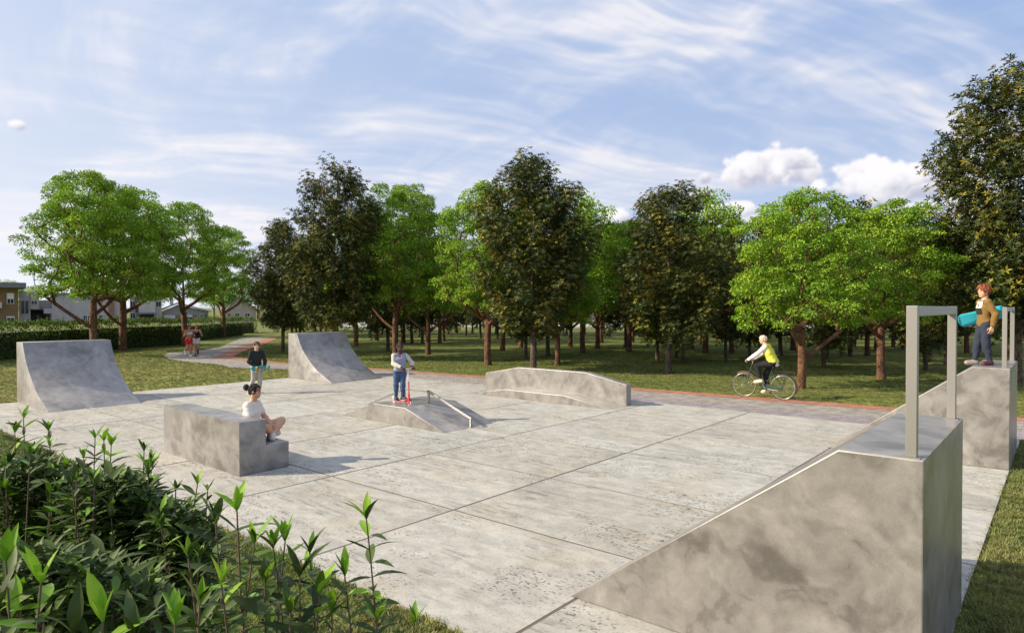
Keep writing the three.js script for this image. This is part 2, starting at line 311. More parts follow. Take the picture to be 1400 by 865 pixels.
// ---------------------------------------------------------------- trees
function leafMesh(list) {                                    // list of [pos, dir, normal, length, width, color, fold]; each leaf two faces folded at the midrib
  const n = list.length, pos = new Float32Array(n * 12), nor = new Float32Array(n * 12), col = new Float32Array(n * 12), idx = new Uint32Array(n * 6);
  const s = V(), m = V(), q = V(), w = V(), k = V();
  for (let i = 0; i < n; i++) {
    const [p, d, nn, L, W, c, fold = 0.25] = list[i];
    s.crossVectors(d, nn).normalize(); m.crossVectors(s, d).normalize();
    const put = (j, v) => { pos[i * 12 + j * 3] = v.x; pos[i * 12 + j * 3 + 1] = v.y; pos[i * 12 + j * 3 + 2] = v.z; };
    put(0, p);
    q.copy(p).addScaledVector(d, L * 0.48); w.copy(q).addScaledVector(s, W / 2).addScaledVector(m, W * fold); put(1, w);
    w.copy(p).addScaledVector(d, L).addScaledVector(m, -L * 0.10); put(2, w);
    w.copy(q).addScaledVector(s, -W / 2).addScaledVector(m, W * fold); put(3, w);
    for (let j = 0; j < 4; j++) {
      k.copy(m); if (j === 1) k.addScaledVector(s, -0.4); if (j === 3) k.addScaledVector(s, 0.4); k.normalize();
      nor[i * 12 + j * 3] = k.x; nor[i * 12 + j * 3 + 1] = k.y; nor[i * 12 + j * 3 + 2] = k.z;
      col[i * 12 + j * 3] = c[0]; col[i * 12 + j * 3 + 1] = c[1]; col[i * 12 + j * 3 + 2] = c[2];
    }
    idx.set([i * 4, i * 4 + 1, i * 4 + 2, i * 4, i * 4 + 2, i * 4 + 3], i * 6);
  }
  const g = new THREE.BufferGeometry();
  g.setAttribute('position', new THREE.BufferAttribute(pos, 3)); g.setAttribute('normal', new THREE.BufferAttribute(nor, 3)); g.setAttribute('color', new THREE.BufferAttribute(col, 3)); g.setIndex(new THREE.BufferAttribute(idx, 1));
  return g;
}
function rdir(r) { const z = r() * 2 - 1, a = r() * Math.PI * 2, s = Math.sqrt(1 - z * z); return V(s * Math.cos(a), z, s * Math.sin(a)); }
function limbMesh(nodes, barkScale = 0.6) {                  // tapered limbs; nodes: {p, parent, r}
  const pos = [], nor = [], uv = [], idx = [], up = V(0, 1, 0);
  for (const n of nodes) {
    if (!n.parent) continue;
    const a = n.parent.p, b = n.p, d = b.clone().sub(a), L = d.length(); d.normalize();
    const ra = n.parent.main === n ? n.parent.r : Math.min(n.parent.r, n.r * 1.25), rb = n.r, k = ra > 0.06 ? 10 : ra > 0.025 ? 6 : 4;
    const s = V().crossVectors(d, Math.abs(d.y) > 0.9 ? V(1, 0, 0) : up).normalize(), t = V().crossVectors(d, s), o = pos.length / 3;
    for (let e = 0; e < 2; e++) for (let i = 0; i <= k; i++) {
      const an = i / k * Math.PI * 2, nx = Math.cos(an), ny = Math.sin(an), c = e ? b : a, r = e ? rb : ra, q = V().addScaledVector(s, nx).addScaledVector(t, ny);
      pos.push(c.x + q.x * r + (e ? d.x * r * 0.3 : 0), c.y + q.y * r + (e ? d.y * r * 0.3 : 0), c.z + q.z * r + (e ? d.z * r * 0.3 : 0)); nor.push(q.x, q.y, q.z); uv.push(i / k * Math.max(0.3, 6.28 * ra) / barkScale, (n.len + (e ? 0 : -L)) / barkScale / 2);
    }
    for (let i = 0; i < k; i++) idx.push(o + i, o + i + 1, o + k + 1 + i, o + i + 1, o + k + 2 + i, o + k + 1 + i);
  }
  const g = new THREE.BufferGeometry();
  g.setAttribute('position', new THREE.Float32BufferAttribute(pos, 3)); g.setAttribute('normal', new THREE.Float32BufferAttribute(nor, 3)); g.setAttribute('uv', new THREE.Float32BufferAttribute(uv, 2)); g.setIndex(idx); return g;
}
function growTree({ seed, H, bole, lean, env, clumps, clumpR, rBase, reach, rise }) {
  const r = rng(seed), nodes = [], add = (p, parent) => { const n = { p, parent, kids: 0, r: 0, len: parent ? parent.len + parent.p.distanceTo(p) : 0 }; nodes.push(n); return n; };
  const la = r() * 6.28, wob = k => V(Math.sin(k * 2.1 + la) * 0.05 * H * 0.1, 0, Math.cos(k * 1.7 + la) * 0.05 * H * 0.1);
  let cur = add(V(0, -0.1, 0), null); const flare = add(V(0, 0.12, 0), cur); cur = flare;
  const steps = 9, top = H * reach;
  for (let i = 1; i <= steps; i++) { const t = i / steps, p = V(Math.cos(la) * lean * H * t * t, top * t, Math.sin(la) * lean * H * t * t).add(wob(t * 3)); cur = add(p, cur); }
  const pts = []; let guard = 0;
  while (pts.length < clumps && guard++ < clumps * 60) {
    const t = r(), y = H * (env.y0 + (env.y1 - env.y0) * t), a = r() * 6.28, R = env.rad(t) * H * (0.82 + 0.36 * vn(a * 1.6 + seed * 3, t * 5, 10, 256, seed & 63));
    const q = Math.pow(r(), env.shell ?? 0.42); if (env.hollow && y < H * (env.y0 + env.hollow * (1 - Math.pow(R * q / (env.max * H), 2)))) continue; const p = V(Math.cos(a) * R * q + Math.cos(la) * lean * H * t * t * 0.7, y, Math.sin(a) * R * q + Math.sin(la) * lean * H * t * t * 0.7);
    if (r() > (R / (env.max * H)) * 1.15 + 0.12) continue;
    if (pts.some(o => o.distanceTo(p) < clumpR * 0.62)) continue;
    pts.push(p);
  }
  const base = V(0, bole * H, 0); pts.sort((a, b) => a.distanceTo(base) - b.distanceTo(base));
  for (const p of pts) {
    let best = null, bd = 1e9;
    for (const n of nodes) {
      if (n.p.y < bole * H * 0.9) continue;
      const d = n.p.distanceTo(p), hor = Math.hypot(n.p.x - p.x, n.p.z - p.z), above = Math.max(0, n.p.y + hor * rise - p.y), c = d + above * 1.6 + n.kids * 0.05 * H * 0.1;
      if (c < bd) { bd = c; best = n; }
    }
    const d = best.p.distanceTo(p), k = Math.max(1, Math.round(d / (0.055 * H))), a = best.p.clone(), c = a.clone().lerp(p, 0.5).add(V((r() - 0.5) * d * 0.22, -d * (0.02 + 0.14 * r()), (r() - 0.5) * d * 0.22));
    best.kids++; let n = best;
    for (let i = 1; i <= k; i++) { const t = i / k, q = a.clone().multiplyScalar((1 - t) * (1 - t)).addScaledVector(c, 2 * t * (1 - t)).addScaledVector(p, t * t); n = add(q, n); }
    n.tip = true;
  }
  const ex = 2.0;
  for (let i = nodes.length - 1; i >= 0; i--) { const n = nodes[i]; n.r = Math.max(0.006 * H / 8, Math.pow(n.acc || 0, 1 / ex)); if (n.parent) { n.parent.acc = (n.parent.acc || 0) + Math.pow(n.r, ex); if (!n.parent.main || n.r > n.parent.main.r) n.parent.main = n; } }
  const k = rBase / nodes[1].r; for (const n of nodes) n.r = Math.max(0.0045 * H / 8, n.r * (n.r > 0.02 ? k : mix(1, k, n.r / 0.02)));
  nodes[0].r = rBase * 1.45; nodes[1].r = rBase * 1.16;
  return { nodes, pts };
}
const GREENH = 9.8, DARKH = 9.3;
function greenTree(seed, lo) {
  const H = GREENH, r = rng(seed * 11 + 5);
  const t = growTree({ seed, H, bole: 0.16, lean: 0.02, reach: 0.66, rise: 0.55, rBase: 0.021 * H, clumps: lo ? 95 : 290, clumpR: lo ? 0.62 : 0.46,
    env: { y0: 0.245, y1: 0.965, max: 0.35, shell: 0.42, hollow: lo ? 0.06 : 0.13, rad: t => 0.345 * Math.pow(Math.max(0, 1 - Math.pow(Math.abs((t - 0.44) / 0.58), 2.1)), 0.5) } });
  const list = [];
  for (const c of t.pts) {
    const R = (0.26 + r() * 0.26) * (lo ? 1.7 : 1), n = Math.round((lo ? 80 : 150) * R * R / 0.16 * (lo ? 0.3 : 1)), tone = 0.8 + r() * 0.45, yel = r();
    const bx = 0.8 + r() * 0.5, bz = 0.8 + r() * 0.5;
    for (let i = 0; i < n; i++) {
      const o = rdir(r); if (o.y < -0.35 && r() < 0.7) o.y *= -1;
      const rr = R * (0.45 + 0.62 * Math.pow(r(), 0.6)), p = V(c.x + o.x * rr * bx, c.y + o.y * rr * 0.58, c.z + o.z * rr * bz);
      const nn = V(o.x * 0.7, 0.8 + o.y * 0.5, o.z * 0.7).add(rdir(r).multiplyScalar(0.45)).normalize(), d = V(o.x, -0.25 + o.y * 0.2, o.z).add(rdir(r).multiplyScalar(0.75)).normalize();
      const L = (lo ? 0.23 : 0.13) * (0.75 + r() * 0.5), b = tone * (0.75 + r() * 0.5), hue = clamp(yel * 0.6 + r() * 0.4);
      list.push([p, d, nn, L, L * 0.56, [mix(0.155, 0.31, hue) * b, mix(0.345, 0.435, hue) * b, mix(0.018, 0.022, hue) * b]]);
    }
  }
  return { crown: leafMesh(list), trunk: limbMesh(t.nodes) };
}
function darkTree(seed, lo) {
  const H = DARKH, r = rng(seed * 13 + 7);
  const t = growTree({ seed: seed + 50, H, bole: 0.20, lean: 0.035, reach: 0.90, rise: 0.25, rBase: 0.0135 * H, clumps: lo ? 100 : 185, clumpR: 0.5,
    env: { y0: lo ? 0.13 : 0.19, y1: 0.985, max: 0.255, shell: 0.42, rad: t => 0.255 * Math.min(1, Math.pow(t + 0.10, 0.40) * 1.2) * Math.pow(Math.max(0, 1 - Math.pow(t, 2.9)), 0.62) + 0.012 } });
  const list = [];
  for (const c of t.pts) {
    const R = (0.38 + r() * 0.34) * (lo ? 1.15 : 1), n = Math.round((lo ? 14 : 62) * R * R / 0.28), sa = V(c.x * 0.9, Math.hypot(c.x, c.z) * 0.55 + 0.5, c.z * 0.9).normalize(), tone = 0.7 + r() * 0.6, bz = sstep(0.3, 0.9, r()) * 0.40 + 0.15;
    for (let i = 0; i < n; i++) {
      const o = rdir(r); if (o.y < -0.2 && r() < 0.5) o.y *= -1;
      const rr = R * (0.35 + 0.75 * Math.pow(r(), 0.6)), along = (r() * 1.5 - 0.5) * R, p = V(c.x + o.x * rr * 0.7 + sa.x * along, c.y + o.y * rr * 0.7 + sa.y * along, c.z + o.z * rr * 0.7 + sa.z * along);
      const ax = V(o.x * 0.8, o.y * 0.5 + 0.75, o.z * 0.8).add(rdir(r).multiplyScalar(0.3)).normalize(), s = V().crossVectors(ax, rdir(r)).normalize(), q = V().crossVectors(ax, s);
      const bronze = r() < bz, k = 5, L0 = (lo ? 0.25 : 0.145) * (0.8 + r() * 0.4);
      for (let j = 0; j < k; j++) {
        const an = j / k * 6.28 + r() * 0.7, el = 0.25 + r() * 0.6, d = V().addScaledVector(s, Math.cos(an)).addScaledVector(q, Math.sin(an)).addScaledVector(ax, el).normalize();
        const b = tone * (0.65 + r() * 0.7), mixb = bronze ? 0.55 + r() * 0.45 : r() * 0.16;
        list.push([p, d, ax, L0 * (0.8 + r() * 0.4), L0 * 0.34, [mix(0.036, 0.26, mixb) * b, mix(0.068, 0.225, mixb) * b, mix(0.016, 0.028, mixb) * b], 0.18]);
      }
    }
  }
  return { crown: leafMesh(list), trunk: limbMesh(t.nodes) };
}
{
  const bark = rep(T.bark, 1), barkRed = std(lin(0.46, 0.22, 0.125), 0.92, { map: bark, bumpMap: bark, bumpScale: 0.03 }), barkGrey = std(lin(0.27, 0.20, 0.145), 0.95, { map: bark, bumpMap: bark, bumpScale: 0.02 });
  const leafG = new THREE.MeshPhysicalMaterial({ vertexColors: true, roughness: 0.75, transmission: 0.30, thickness: 0, side: THREE.DoubleSide, specularIntensity: 0.5 });
  const leafD = new THREE.MeshPhysicalMaterial({ vertexColors: true, roughness: 0.62, transmission: 0.22, thickness: 0, side: THREE.DoubleSide, specularIntensity: 0.5 });
  M.leafG = leafG; M.leafD = leafD; M.barkGrey = barkGrey;
  const GH = [1, 2, 3].map(s => greenTree(s)), GL = [4, 5].map(s => greenTree(s, true)), DH = [1, 2, 3].map(s => darkTree(s)), DL = [4, 5, 6].map(s => darkTree(s, true));
  function tree(kind, v, px, py, topY, turn, label, group, wide = 1) {
    const p = at(px, py), D = FOC * EYE / (py - HOR), h = (py - topY) / FOC * D, green = kind[0] === 'G', set = { GH, GL, DH, DL }[kind][v], s = h / (green ? GREENH : DARKH * 1.075);
    const o = thing(green ? 'broadleaf_tree' : 'evergreen_tree', label, 'tree', [p.x, GRASS_Y, p.z], turn, group);
    o.scale.set(s * wide, s, s * wide);
    mesh('trunk', set.trunk, green ? barkRed : barkGrey, o); mesh('crown', set.crown, green ? leafG : leafD, o);
    return o;
  }
  // the trees that stand out one by one: [kind, variant, trunk foot in the photograph, top of the crown, turn, width, label]
  for (const [k, v, px, py, ty, turn, w, label] of [
    ['GH', 0, 128, 486, 230, 0.4, 0.92, 'tallest bright green round tree before the hedge and the white house'],
    ['GH', 1, 167, 479, 246, 2.1, 0.95, 'bright green round tree in front of the hedge, beside a taller one'],
    ['GH', 2, 251, 472, 271, 4.0, 0.85, 'bright green tree rising behind the two joggers'],
    ['GH', 0, 305, 461, 309, 5.2, 0.85, 'bright green tree at the end of the hedge by the branch path'],
    ['GH', 1, 541, 486, 240, 0.2, 0.82, 'bright green tree with a thick trunk behind the boy on the scooter'],
    ['GH', 2, 667, 498, 246, 1.0, 0.82, 'bright green tree beside the low grind wall, its limb low on the trunk'],
    ['GH', 0, 1096, 530, 257, 2.9, 0.96, 'bright green spreading tree right behind the cyclist'],
    ['GH', 1, 1206, 517, 264, 5.0, 0.95, 'bright green tree beyond the empty bank ramp'],
    ['GH', 2, 762, 499, 322, 3.0, 0.95, 'small green forked tree half hidden by the tallest dark evergreen'],
    ['GH', 1, 860, 480, 296, 3.6, 0.9, 'green tree with a reddish trunk between two dark evergreens'],
    ['DH', 0, 386, 481, 294, 0.0, 0.95, 'dark evergreen tree with a slim trunk beside the branch path'],
    ['DH', 1, 458, 491, 213, 1.0, 0.98, 'tall dark evergreen with bronze leaves behind the quarter pipe'],
    ['DH', 2, 729, 506, 199, 2.4, 1.1, 'tall pointed dark evergreen behind the low grind wall'],
    ['DH', 0, 915, 510, 244, 3.3, 1.15, 'dark evergreen with bronze leaves standing between scooter boy and cyclist'],
    ['DH', 1, 1392, 522, 72, 4.4, 1.0, 'huge dark evergreen with bronze leaves behind the boy in mustard'],
  ]) tree(k, v, px, py, ty, turn, label, 'large trees along the path', w);
  // the wood behind them
  const r = rng(99), wood = [[486, 472], [515, 464.6], [530, 479], [551, 468], [563, 469], [573, 460], [577, 469], [585, 484], [601, 468.5], [607, 466], [637, 458], [657, 462], [687, 479], [712, 474], [719, 490], [749, 486], [780, 474], [797, 482],
    [817, 475.5], [822, 468], [855, 474], [865, 467], [899, 492], [925, 488], [934, 496], [947, 476], [957, 470], [965, 482], [993, 492.5], [1001, 481.5], [1025, 489], [1068, 485], [1085, 478], [1127, 502], [1132, 494], [1163, 486.5], [1169, 474],
    [1177, 464.6], [1187, 485], [1198, 478], [1222, 474.6], [1237, 470], [1267, 505], [1271, 494], [1294, 498], [1300, 480], [1323, 482], [1350, 470], [1380, 488], [430, 466], [445, 461], [410, 470], [1420, 478], [1470, 500], [1120, 463], [1045, 464], [905, 462], [985, 463], [1265, 466], [740, 464], [680, 463], ...Array.from({ length: 34 }, (_, i) => [400 + i * 31 + (TAB[i * 7] - 0.5) * 22, 454.5 + TAB[i * 13 + 5] * 5]), ...Array.from({ length: 30 }, (_, i) => [405 + i * 34 + (TAB[i * 9 + 3] - 0.5) * 30, 450.5 + TAB[i * 17 + 5] * 3.6]).filter(([x]) => !(x > 600 && x < 705) && !(x > 775 && x < 860) && !(x > 1150 && x < 1190))];
  for (const [px, py] of wood) {
    const big = py > 487, low = py < 454.4, green = !big && !low && r() < 0.34, h = low ? 3.6 + r() * 1.6 : (green ? 7.6 : 7.2) + r() * 1.6 - (big ? 1.8 : 0), D = FOC * EYE / (py - HOR), o = tree(green ? 'GL' : 'DL', Math.floor(r() * (green ? 2 : 3)), px, py, py - h * FOC / D, r() * 6.28,
      green ? 'green broadleaf tree in the wood beyond the path' : low ? 'low bushy dark evergreen at the street side of the wood' : 'slim dark evergreen tree in the wood beyond the path', green ? 'green trees of the wood' : low ? 'low evergreens by the street' : 'dark evergreens of the wood', green ? 0.75 : low ? 1.5 : 0.95);
  }
  // trees behind the houses
  for (const [px, D, h] of [[-30, 150, 10.5], [6, 145, 9.0], [26, 155, 8.0], [205, 170, 9.5], [292, 160, 9.5], [318, 165, 10], [352, 150, 9], [375, 140, 10]]) {
    const p = far(px, D), o = thing('broadleaf_tree', 'distant green tree behind the houses', 'tree', [p.x, GRASS_Y, p.z], r() * 6, 'trees behind the houses'), set = GL[Math.floor(r() * 2)];
    o.scale.setScalar(h / GREENH); mesh('trunk', set.trunk, barkRed, o); mesh('crown', set.crown, leafG, o);
  }
}
// ---------------------------------------------------------------- hedges
{
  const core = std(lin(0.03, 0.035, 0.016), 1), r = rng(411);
  const leafH = new THREE.MeshPhysicalMaterial({ vertexColors: true, roughness: 0.85, transmission: 0.3, thickness: 0, side: THREE.DoubleSide, specularIntensity: 0.5 });
  M.leafH = leafH;
  function hedge(pts, h, deep, dens, label) {
    const base = pts[0], o = thing('hedge', label, 'hedge', [base.x, GRASS_Y, base.z], 0, 'hedges along the houses'), list = [], cores = [];
    for (let k = 0; k + 1 < pts.length; k++) {
      const a = pts[k].clone().sub(base), b = pts[k + 1].clone().sub(base), d = b.clone().sub(a); d.y = 0; const L = d.length(); d.normalize();
      const nrm = V(d.z, 0, -d.x); if (nrm.dot(a.clone().add(base)) > 0) nrm.negate();               // towards the viewer's side of the lawn
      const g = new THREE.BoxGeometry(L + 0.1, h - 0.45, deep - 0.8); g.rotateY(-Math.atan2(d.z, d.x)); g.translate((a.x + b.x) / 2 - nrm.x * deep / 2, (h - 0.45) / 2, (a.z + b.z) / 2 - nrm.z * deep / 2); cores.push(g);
      const n = Math.round(L * (h + deep) * dens);
      for (let i = 0; i < n; i++) {
        const s = r() * L, q = r() * (h + deep), front = q < h, bump = (fbm(s * 1.3 + k * 31, (front ? q : h + q) * 1.3, 3, 300 + k) - 0.5) * 0.55, soft = Math.max(0, 1 - Math.abs(q - h) / 0.35) * 0.2;
        let y = front ? q : h, back = front ? 0 : q - h; const out = bump - soft - 0.16 * r();
        const p = V(a.x + d.x * s, y, a.z + d.z * s).addScaledVector(nrm, -back + (front ? out : -soft)); p.y += front ? 0 : out + (r() < 0.12 ? r() * 0.22 : 0); if (p.y < 0.02) p.y = 0.05;
        const nn = (front ? nrm.clone().add(V(0, 0.7, 0)) : V(0, 1, 0)).add(rdir(r).multiplyScalar(0.8)).normalize(), dd = V(nrm.x * 0.4, 0.8, nrm.z * 0.4).add(rdir(r).multiplyScalar(0.8)).normalize();
        const bb = 0.6 + r() * 0.8, yy = r(); list.push([p, dd, nn, 0.10 + r() * 0.06, 0.055, [mix(0.06, 0.13, yy) * bb, mix(0.12, 0.21, yy) * bb, mix(0.018, 0.024, yy) * bb]]);
      }
    }
    mesh('dark_core', merge(cores), core, o); const f = mesh('foliage', leafMesh(list), leafH, o); f.userData.kind = 'stuff';  // solid dark box added inside the hedge, blocks the view between the leaves
  }
  hedge([at(-90, 502), at(60, 486.5), at(171, 476), at(262, 470)], 1.75, 1.5, 190, 'long clipped dark green hedge behind the first quarter pipe and joggers');
  hedge([at(272, 465.5), at(305, 461), at(337, 457.5)], 1.6, 1.6, 110, 'shorter clipped hedge running back beside the branch path');
  hedge([at(339, 455.5), at(352, 453.6)], 1.5, 2.0, 90, 'small clipped hedge at the bend of the branch path');
}

// ---------------------------------------------------------------- houses beyond the hedge
{
  const wm = (r, g, b, rough = 0.9) => std(lin(r, g, b), rough, { map: rep(T.wall, 3), bumpMap: rep(T.wall, 3), bumpScale: 0.01 });
  const white = wm(0.62, 0.57, 0.55), cream = wm(0.52, 0.46, 0.38), brown = wm(0.26, 0.17, 0.08), tan = wm(0.36, 0.21, 0.13), greyW = wm(0.42, 0.41, 0.41), roofG = wm(0.22, 0.22, 0.23), roofL = wm(0.40, 0.40, 0.41), dark = wm(0.07, 0.07, 0.075);
  const glass = new THREE.MeshStandardMaterial({ color: lin(0.02, 0.022, 0.026), roughness: 0.08, metalness: 0 }), frameM = std(lin(0.55, 0.55, 0.54), 0.6), shut = std(lin(0.66, 0.66, 0.64), 0.7), grille = std(lin(0.06, 0.06, 0.065), 0.6);
  function house(name, label, px0, px1, D) {                 // axes: x along the street, z towards the park; helpers take pixels of the photograph
    const mid = (px0 + px1) / 2, p = far(mid, D), o = thing(name, label, 'house', [p.x, GRASS_Y, p.z], Math.atan2(-p.x, -p.z), 'houses behind the hedge');
    const X = px => (px - mid) / FOC * D * FOC / Math.hypot(FOC, mid - MIDX), Y = py => Math.max(0, EYE - GRASS_Y + (HOR - py) / FOC * D);
    const B = (n, a, b, t, bot, z0, z1, m, parent = o) => mesh(n, boxUV(box(X(a), X(b), bot === null ? 0 : Y(bot), Y(t), z0, z1)), m, parent);
    const win = (a, b, t, bot, z, shutter = 0) => {
      const w = new THREE.Group(); w.name = 'window'; o.add(w);
      const x0 = X(a), x1 = X(b), y0 = Y(bot), y1 = Y(t), f = 0.08;
      mesh('pane', box(x0, x1, y0, y1, z + 0.02, z + 0.05), glass, w);
      mesh('frame', merge([box(x0 - f, x1 + f, y1, y1 + f, z, z + 0.12), box(x0 - f, x1 + f, y0 - f, y0, z, z + 0.14), box(x0 - f, x0, y0, y1, z, z + 0.11), box(x1, x1 + f, y0, y1, z, z + 0.11), box((x0 + x1) / 2 - 0.03, (x0 + x1) / 2 + 0.03, y0, y1, z + 0.051, z + 0.09)]), frameM, w);
      if (shutter) mesh('roller_shutter', box(x0, x1, y1 - (y1 - y0) * shutter, y1, z + 0.052, z + 0.10), shut, w);
    };
    return { o, X, Y, B, win };
  }
  {
    const h = house('brick_house', 'brown brick two storey house with a grey flat roof', -40, 25, 102);
    h.B('wall', -40, 25, 393, null, -9, 0, brown); h.B('roof', -46, 36, 386, 393, -10, 1.6, roofG); h.win(9.7, 18.2, 401, 414.5, 0, 0.55); h.win(-24, -6, 401, 414.5, 0, 0.4); h.win(9, 19, 433, 440, 0, 0.2);
    h.B('balcony', -12, 2, 413, 421, 0.01, 1.1, white);
  }
  {
    const h = house('white_house', 'white flat roofed house with a dark stair window and carport', 26, 71, 108);
    h.B('wall', 25.8, 41, 398.6, null, -8, 0, white); h.B('upper_floor', 41.1, 53, 398.6, 422, -8, 0.15, white); h.B('recess_wall', 41.1, 70, 422.2, null, -8, -2.2, dark); h.B('rear_wall', 53.1, 71, 410, 422.1, -8, -1.6, greyW);
    h.B('parapet', 59, 71.5, 421.5, 428.5, -1.5, 0.1, white); h.B('canopy', 41.2, 58.8, 422.3, 424, -2.1, 0.4, dark); h.win(28.2, 38.6, 411, 428.5, 0); h.win(42.5, 50, 411.5, 415.6, 0.15); h.win(64, 71, 429.5, 435, -2.2);
    h.B('pillar', 69, 71, 428.6, null, -0.4, -0.05, white);
  }
  {
    const h = house('white_house', 'wide blank white house with a brown brick strip', 72, 172, 112);
    h.B('wall', 71.8, 148.3, 402.5, null, -10, 0, white); h.B('brick_strip', 148.4, 156, 402.5, null, -9, 0.2, tan); h.B('side_wing', 156.1, 173, 402.5, null, -9, -0.4, white); h.B('roof', 71, 174, 400.6, 402.4, -10.3, 0.4, roofL); h.B('stair_head', 128, 150, 393, 400.5, -8, -2, white);
    h.win(113, 117.5, 405.5, 409.5, 0); h.win(118.8, 123, 405.5, 409.5, 0); h.win(135, 139.5, 405.5, 409.5, 0); h.win(113.6, 118, 431.5, 438, 0); h.win(119.5, 123, 431.5, 438, 0); h.win(135, 140, 431, 435.5, 0); h.win(171 - 8, 169, 430, 438, -0.4);
  }
  {
    const h = house('white_house', 'pale house with a grey entrance canopy beside the gabled bungalow', 174, 221, 116);
    h.B('wall', 177, 188.6, 404, null, -8, -1.2, greyW); h.B('stair_glazing', 184.5, 188.7, 404.5, 427, -1.19, -1.0, grille); h.B('upper_floor', 189, 212, 403.5, 427, -8, 0, white); h.B('rear_wing', 212.1, 221, 404, null, -8, -1.5, white);
    h.B('canopy', 186, 213, 427.1, 429.2, -8, 1.4, roofG); h.B('entrance_wall', 189.2, 211, 429.3, null, -7.6, -0.6, dark); h.win(178, 184, 412, 421, -1.2); h.win(178, 184, 428, 435, -1.2); h.win(213.5, 220, 412, 419, -1.5); h.B('post', 209.5, 210.6, 429.3, null, 0.9, 1.1, grille);
  }
  {
    const h = house('bungalow', 'low grey bungalow with a shallow gable roof', 215, 288, 122);
    h.B('wall', 221, 285, 425.5, null, -8, 0, greyW);
    const x0 = h.X(211), x1 = h.X(289), xr = h.X(243), e = h.Y(426), t = h.Y(413.5);
    mesh('gable_wall', boxUV(prism([[h.X(221), e + 0.01], [h.X(285), e + 0.01], [xr, t - 0.35]], -7.9, -0.02, 0)), greyW, h.o);
    const roof = mesh('roof', boxUV(prism([[x0, e - 0.1], [xr, t - 0.16], [x1, e - 0.1], [x1, e + 0.1], [xr, t + 0.05], [x0, e + 0.1]], -8.6, 0.9, 0)), roofL, h.o); mesh('chimney', box(xr - 1.4, xr - 0.8, t - 0.4, t + 0.7, -4, -3.4), white, roof);
    h.win(224.5, 238.5, 431, 440, 0, 0.5); h.B('timber_panel', 239.6, 244.5, 430, 441, 0.01, 0.06, tan); h.win(254, 262, 430.5, 436.5, 0, 0.5); h.B('timber_panel', 263, 268.5, 430, 441, 0.01, 0.06, tan); h.win(274, 277, 430, 437, 0); h.B('door', 280, 282.6, 429.5, null, 0.01, 0.07, grille);
    const g = thing('garden_wall', 'white garden wall beside the grey bungalow', 'wall', [far(294, 118).x, GRASS_Y, far(294, 118).z], YAW); mesh('wall_run', boxUV(box(-1.2, 1.3, 0, 0.62, -0.1, 0.1)), white, g); mesh('coping', box(-1.25, 1.35, 0.62, 0.70, -0.15, 0.15), white, g);
  }
  {
    const h = house('gabled_house', 'beige gabled house at the end of the hedge', 306, 352, 125);
    h.B('wall', 308, 350, 424, null, -9, 0, cream);
    const e = h.Y(424), t = h.Y(404); mesh('gable_wall', boxUV(prism([[h.X(308), e + 0.01], [h.X(350), e + 0.01], [h.X(322), t - 0.3]], -8.9, -0.02, 0)), cream, h.o);
    mesh('roof', boxUV(prism([[h.X(304), e - 0.15], [h.X(322), t - 0.16], [h.X(354), e - 0.15], [h.X(354), e + 0.05], [h.X(322), t + 0.05], [h.X(304), e + 0.05]], -9.6, 0.7, 0)), roofG, h.o);
    h.win(335, 341, 428.5, 432.2, 0); h.win(311, 315, 428.5, 432, 0); h.win(321, 327, 428.5, 432, 0);
  }
  // pale low houses across the street beyond the wood
  let k = 0;
  for (const [a, b, t, D, m, label] of [[470, 560, 416, 125, cream, 'beige low house beyond the street, behind the scooter boy'], [600, 690, 414, 130, white, 'white low house beyond the street, behind the red play slide'], [745, 860, 415, 128, cream, 'beige low house beyond the street, behind the grind wall'], [930, 1090, 413, 126, white, 'white low house beyond the street, behind the cyclist'], [1140, 1260, 414, 124, cream, 'beige low house beyond the street, behind the empty bank ramp']]) {
    const h = house('street_house', label, a, b, D); h.B('wall', a, b, t + 5, null, -8, 0, m); h.B('roof', a - 4, b + 4, t, t + 4.9, -8.8, 1, roofG);
    const n = 4; for (let i = 0; i < n; i++) { const w = (b - a) / n, c = a + w * (i + 0.5); h.win(c - w * 0.16, c + w * 0.16, 426, 433, 0, (k++ % 3) * 0.25); }
  }
}
{                                                            // red play slide and a parked car seen between the trunks
  const p = far(613, 72), o = thing('play_slide', 'small red play slide beyond the wood near the pale street', 'slide', [p.x, GRASS_Y, p.z], YAW + 0.5), red = std(lin(0.62, 0.05, 0.06), 0.35), yel = std(lin(0.6, 0.42, 0.08), 0.5);
  const c = [[-1.0, 0.12], [-0.5, 0.3], [0.1, 0.8], [0.55, 1.15], [0.9, 1.18]];
  const ch = new THREE.Shape(); ch.moveTo(-0.28, 0.22); ch.lineTo(-0.28, 0); ch.lineTo(0.28, 0); ch.lineTo(0.28, 0.22); ch.lineTo(0.25, 0.22); ch.lineTo(0.25, 0.03); ch.lineTo(-0.25, 0.03); ch.lineTo(-0.25, 0.22);
  const g = new THREE.ExtrudeGeometry(ch, { steps: 20, bevelEnabled: false, extrudePath: new THREE.CatmullRomCurve3(c.map(([x, y]) => V(x, y, 0))) }); mesh('chute', g, red, o);
  mesh('platform', box(0.85, 1.35, 1.1, 1.16, -0.3, 0.3), red, o);
  for (const [x, z] of [[0.88, -0.28], [0.88, 0.28], [1.32, -0.28], [1.32, 0.28]]) mesh('post', tube(V(x, 0, z), V(x, 1.75, z), 0.035), yel, o);
  for (let i = 1; i < 5; i++) mesh('rung', tube(V(1.34, i * 0.24, -0.28), V(1.34, i * 0.24, 0.28), 0.02), yel, o);
}
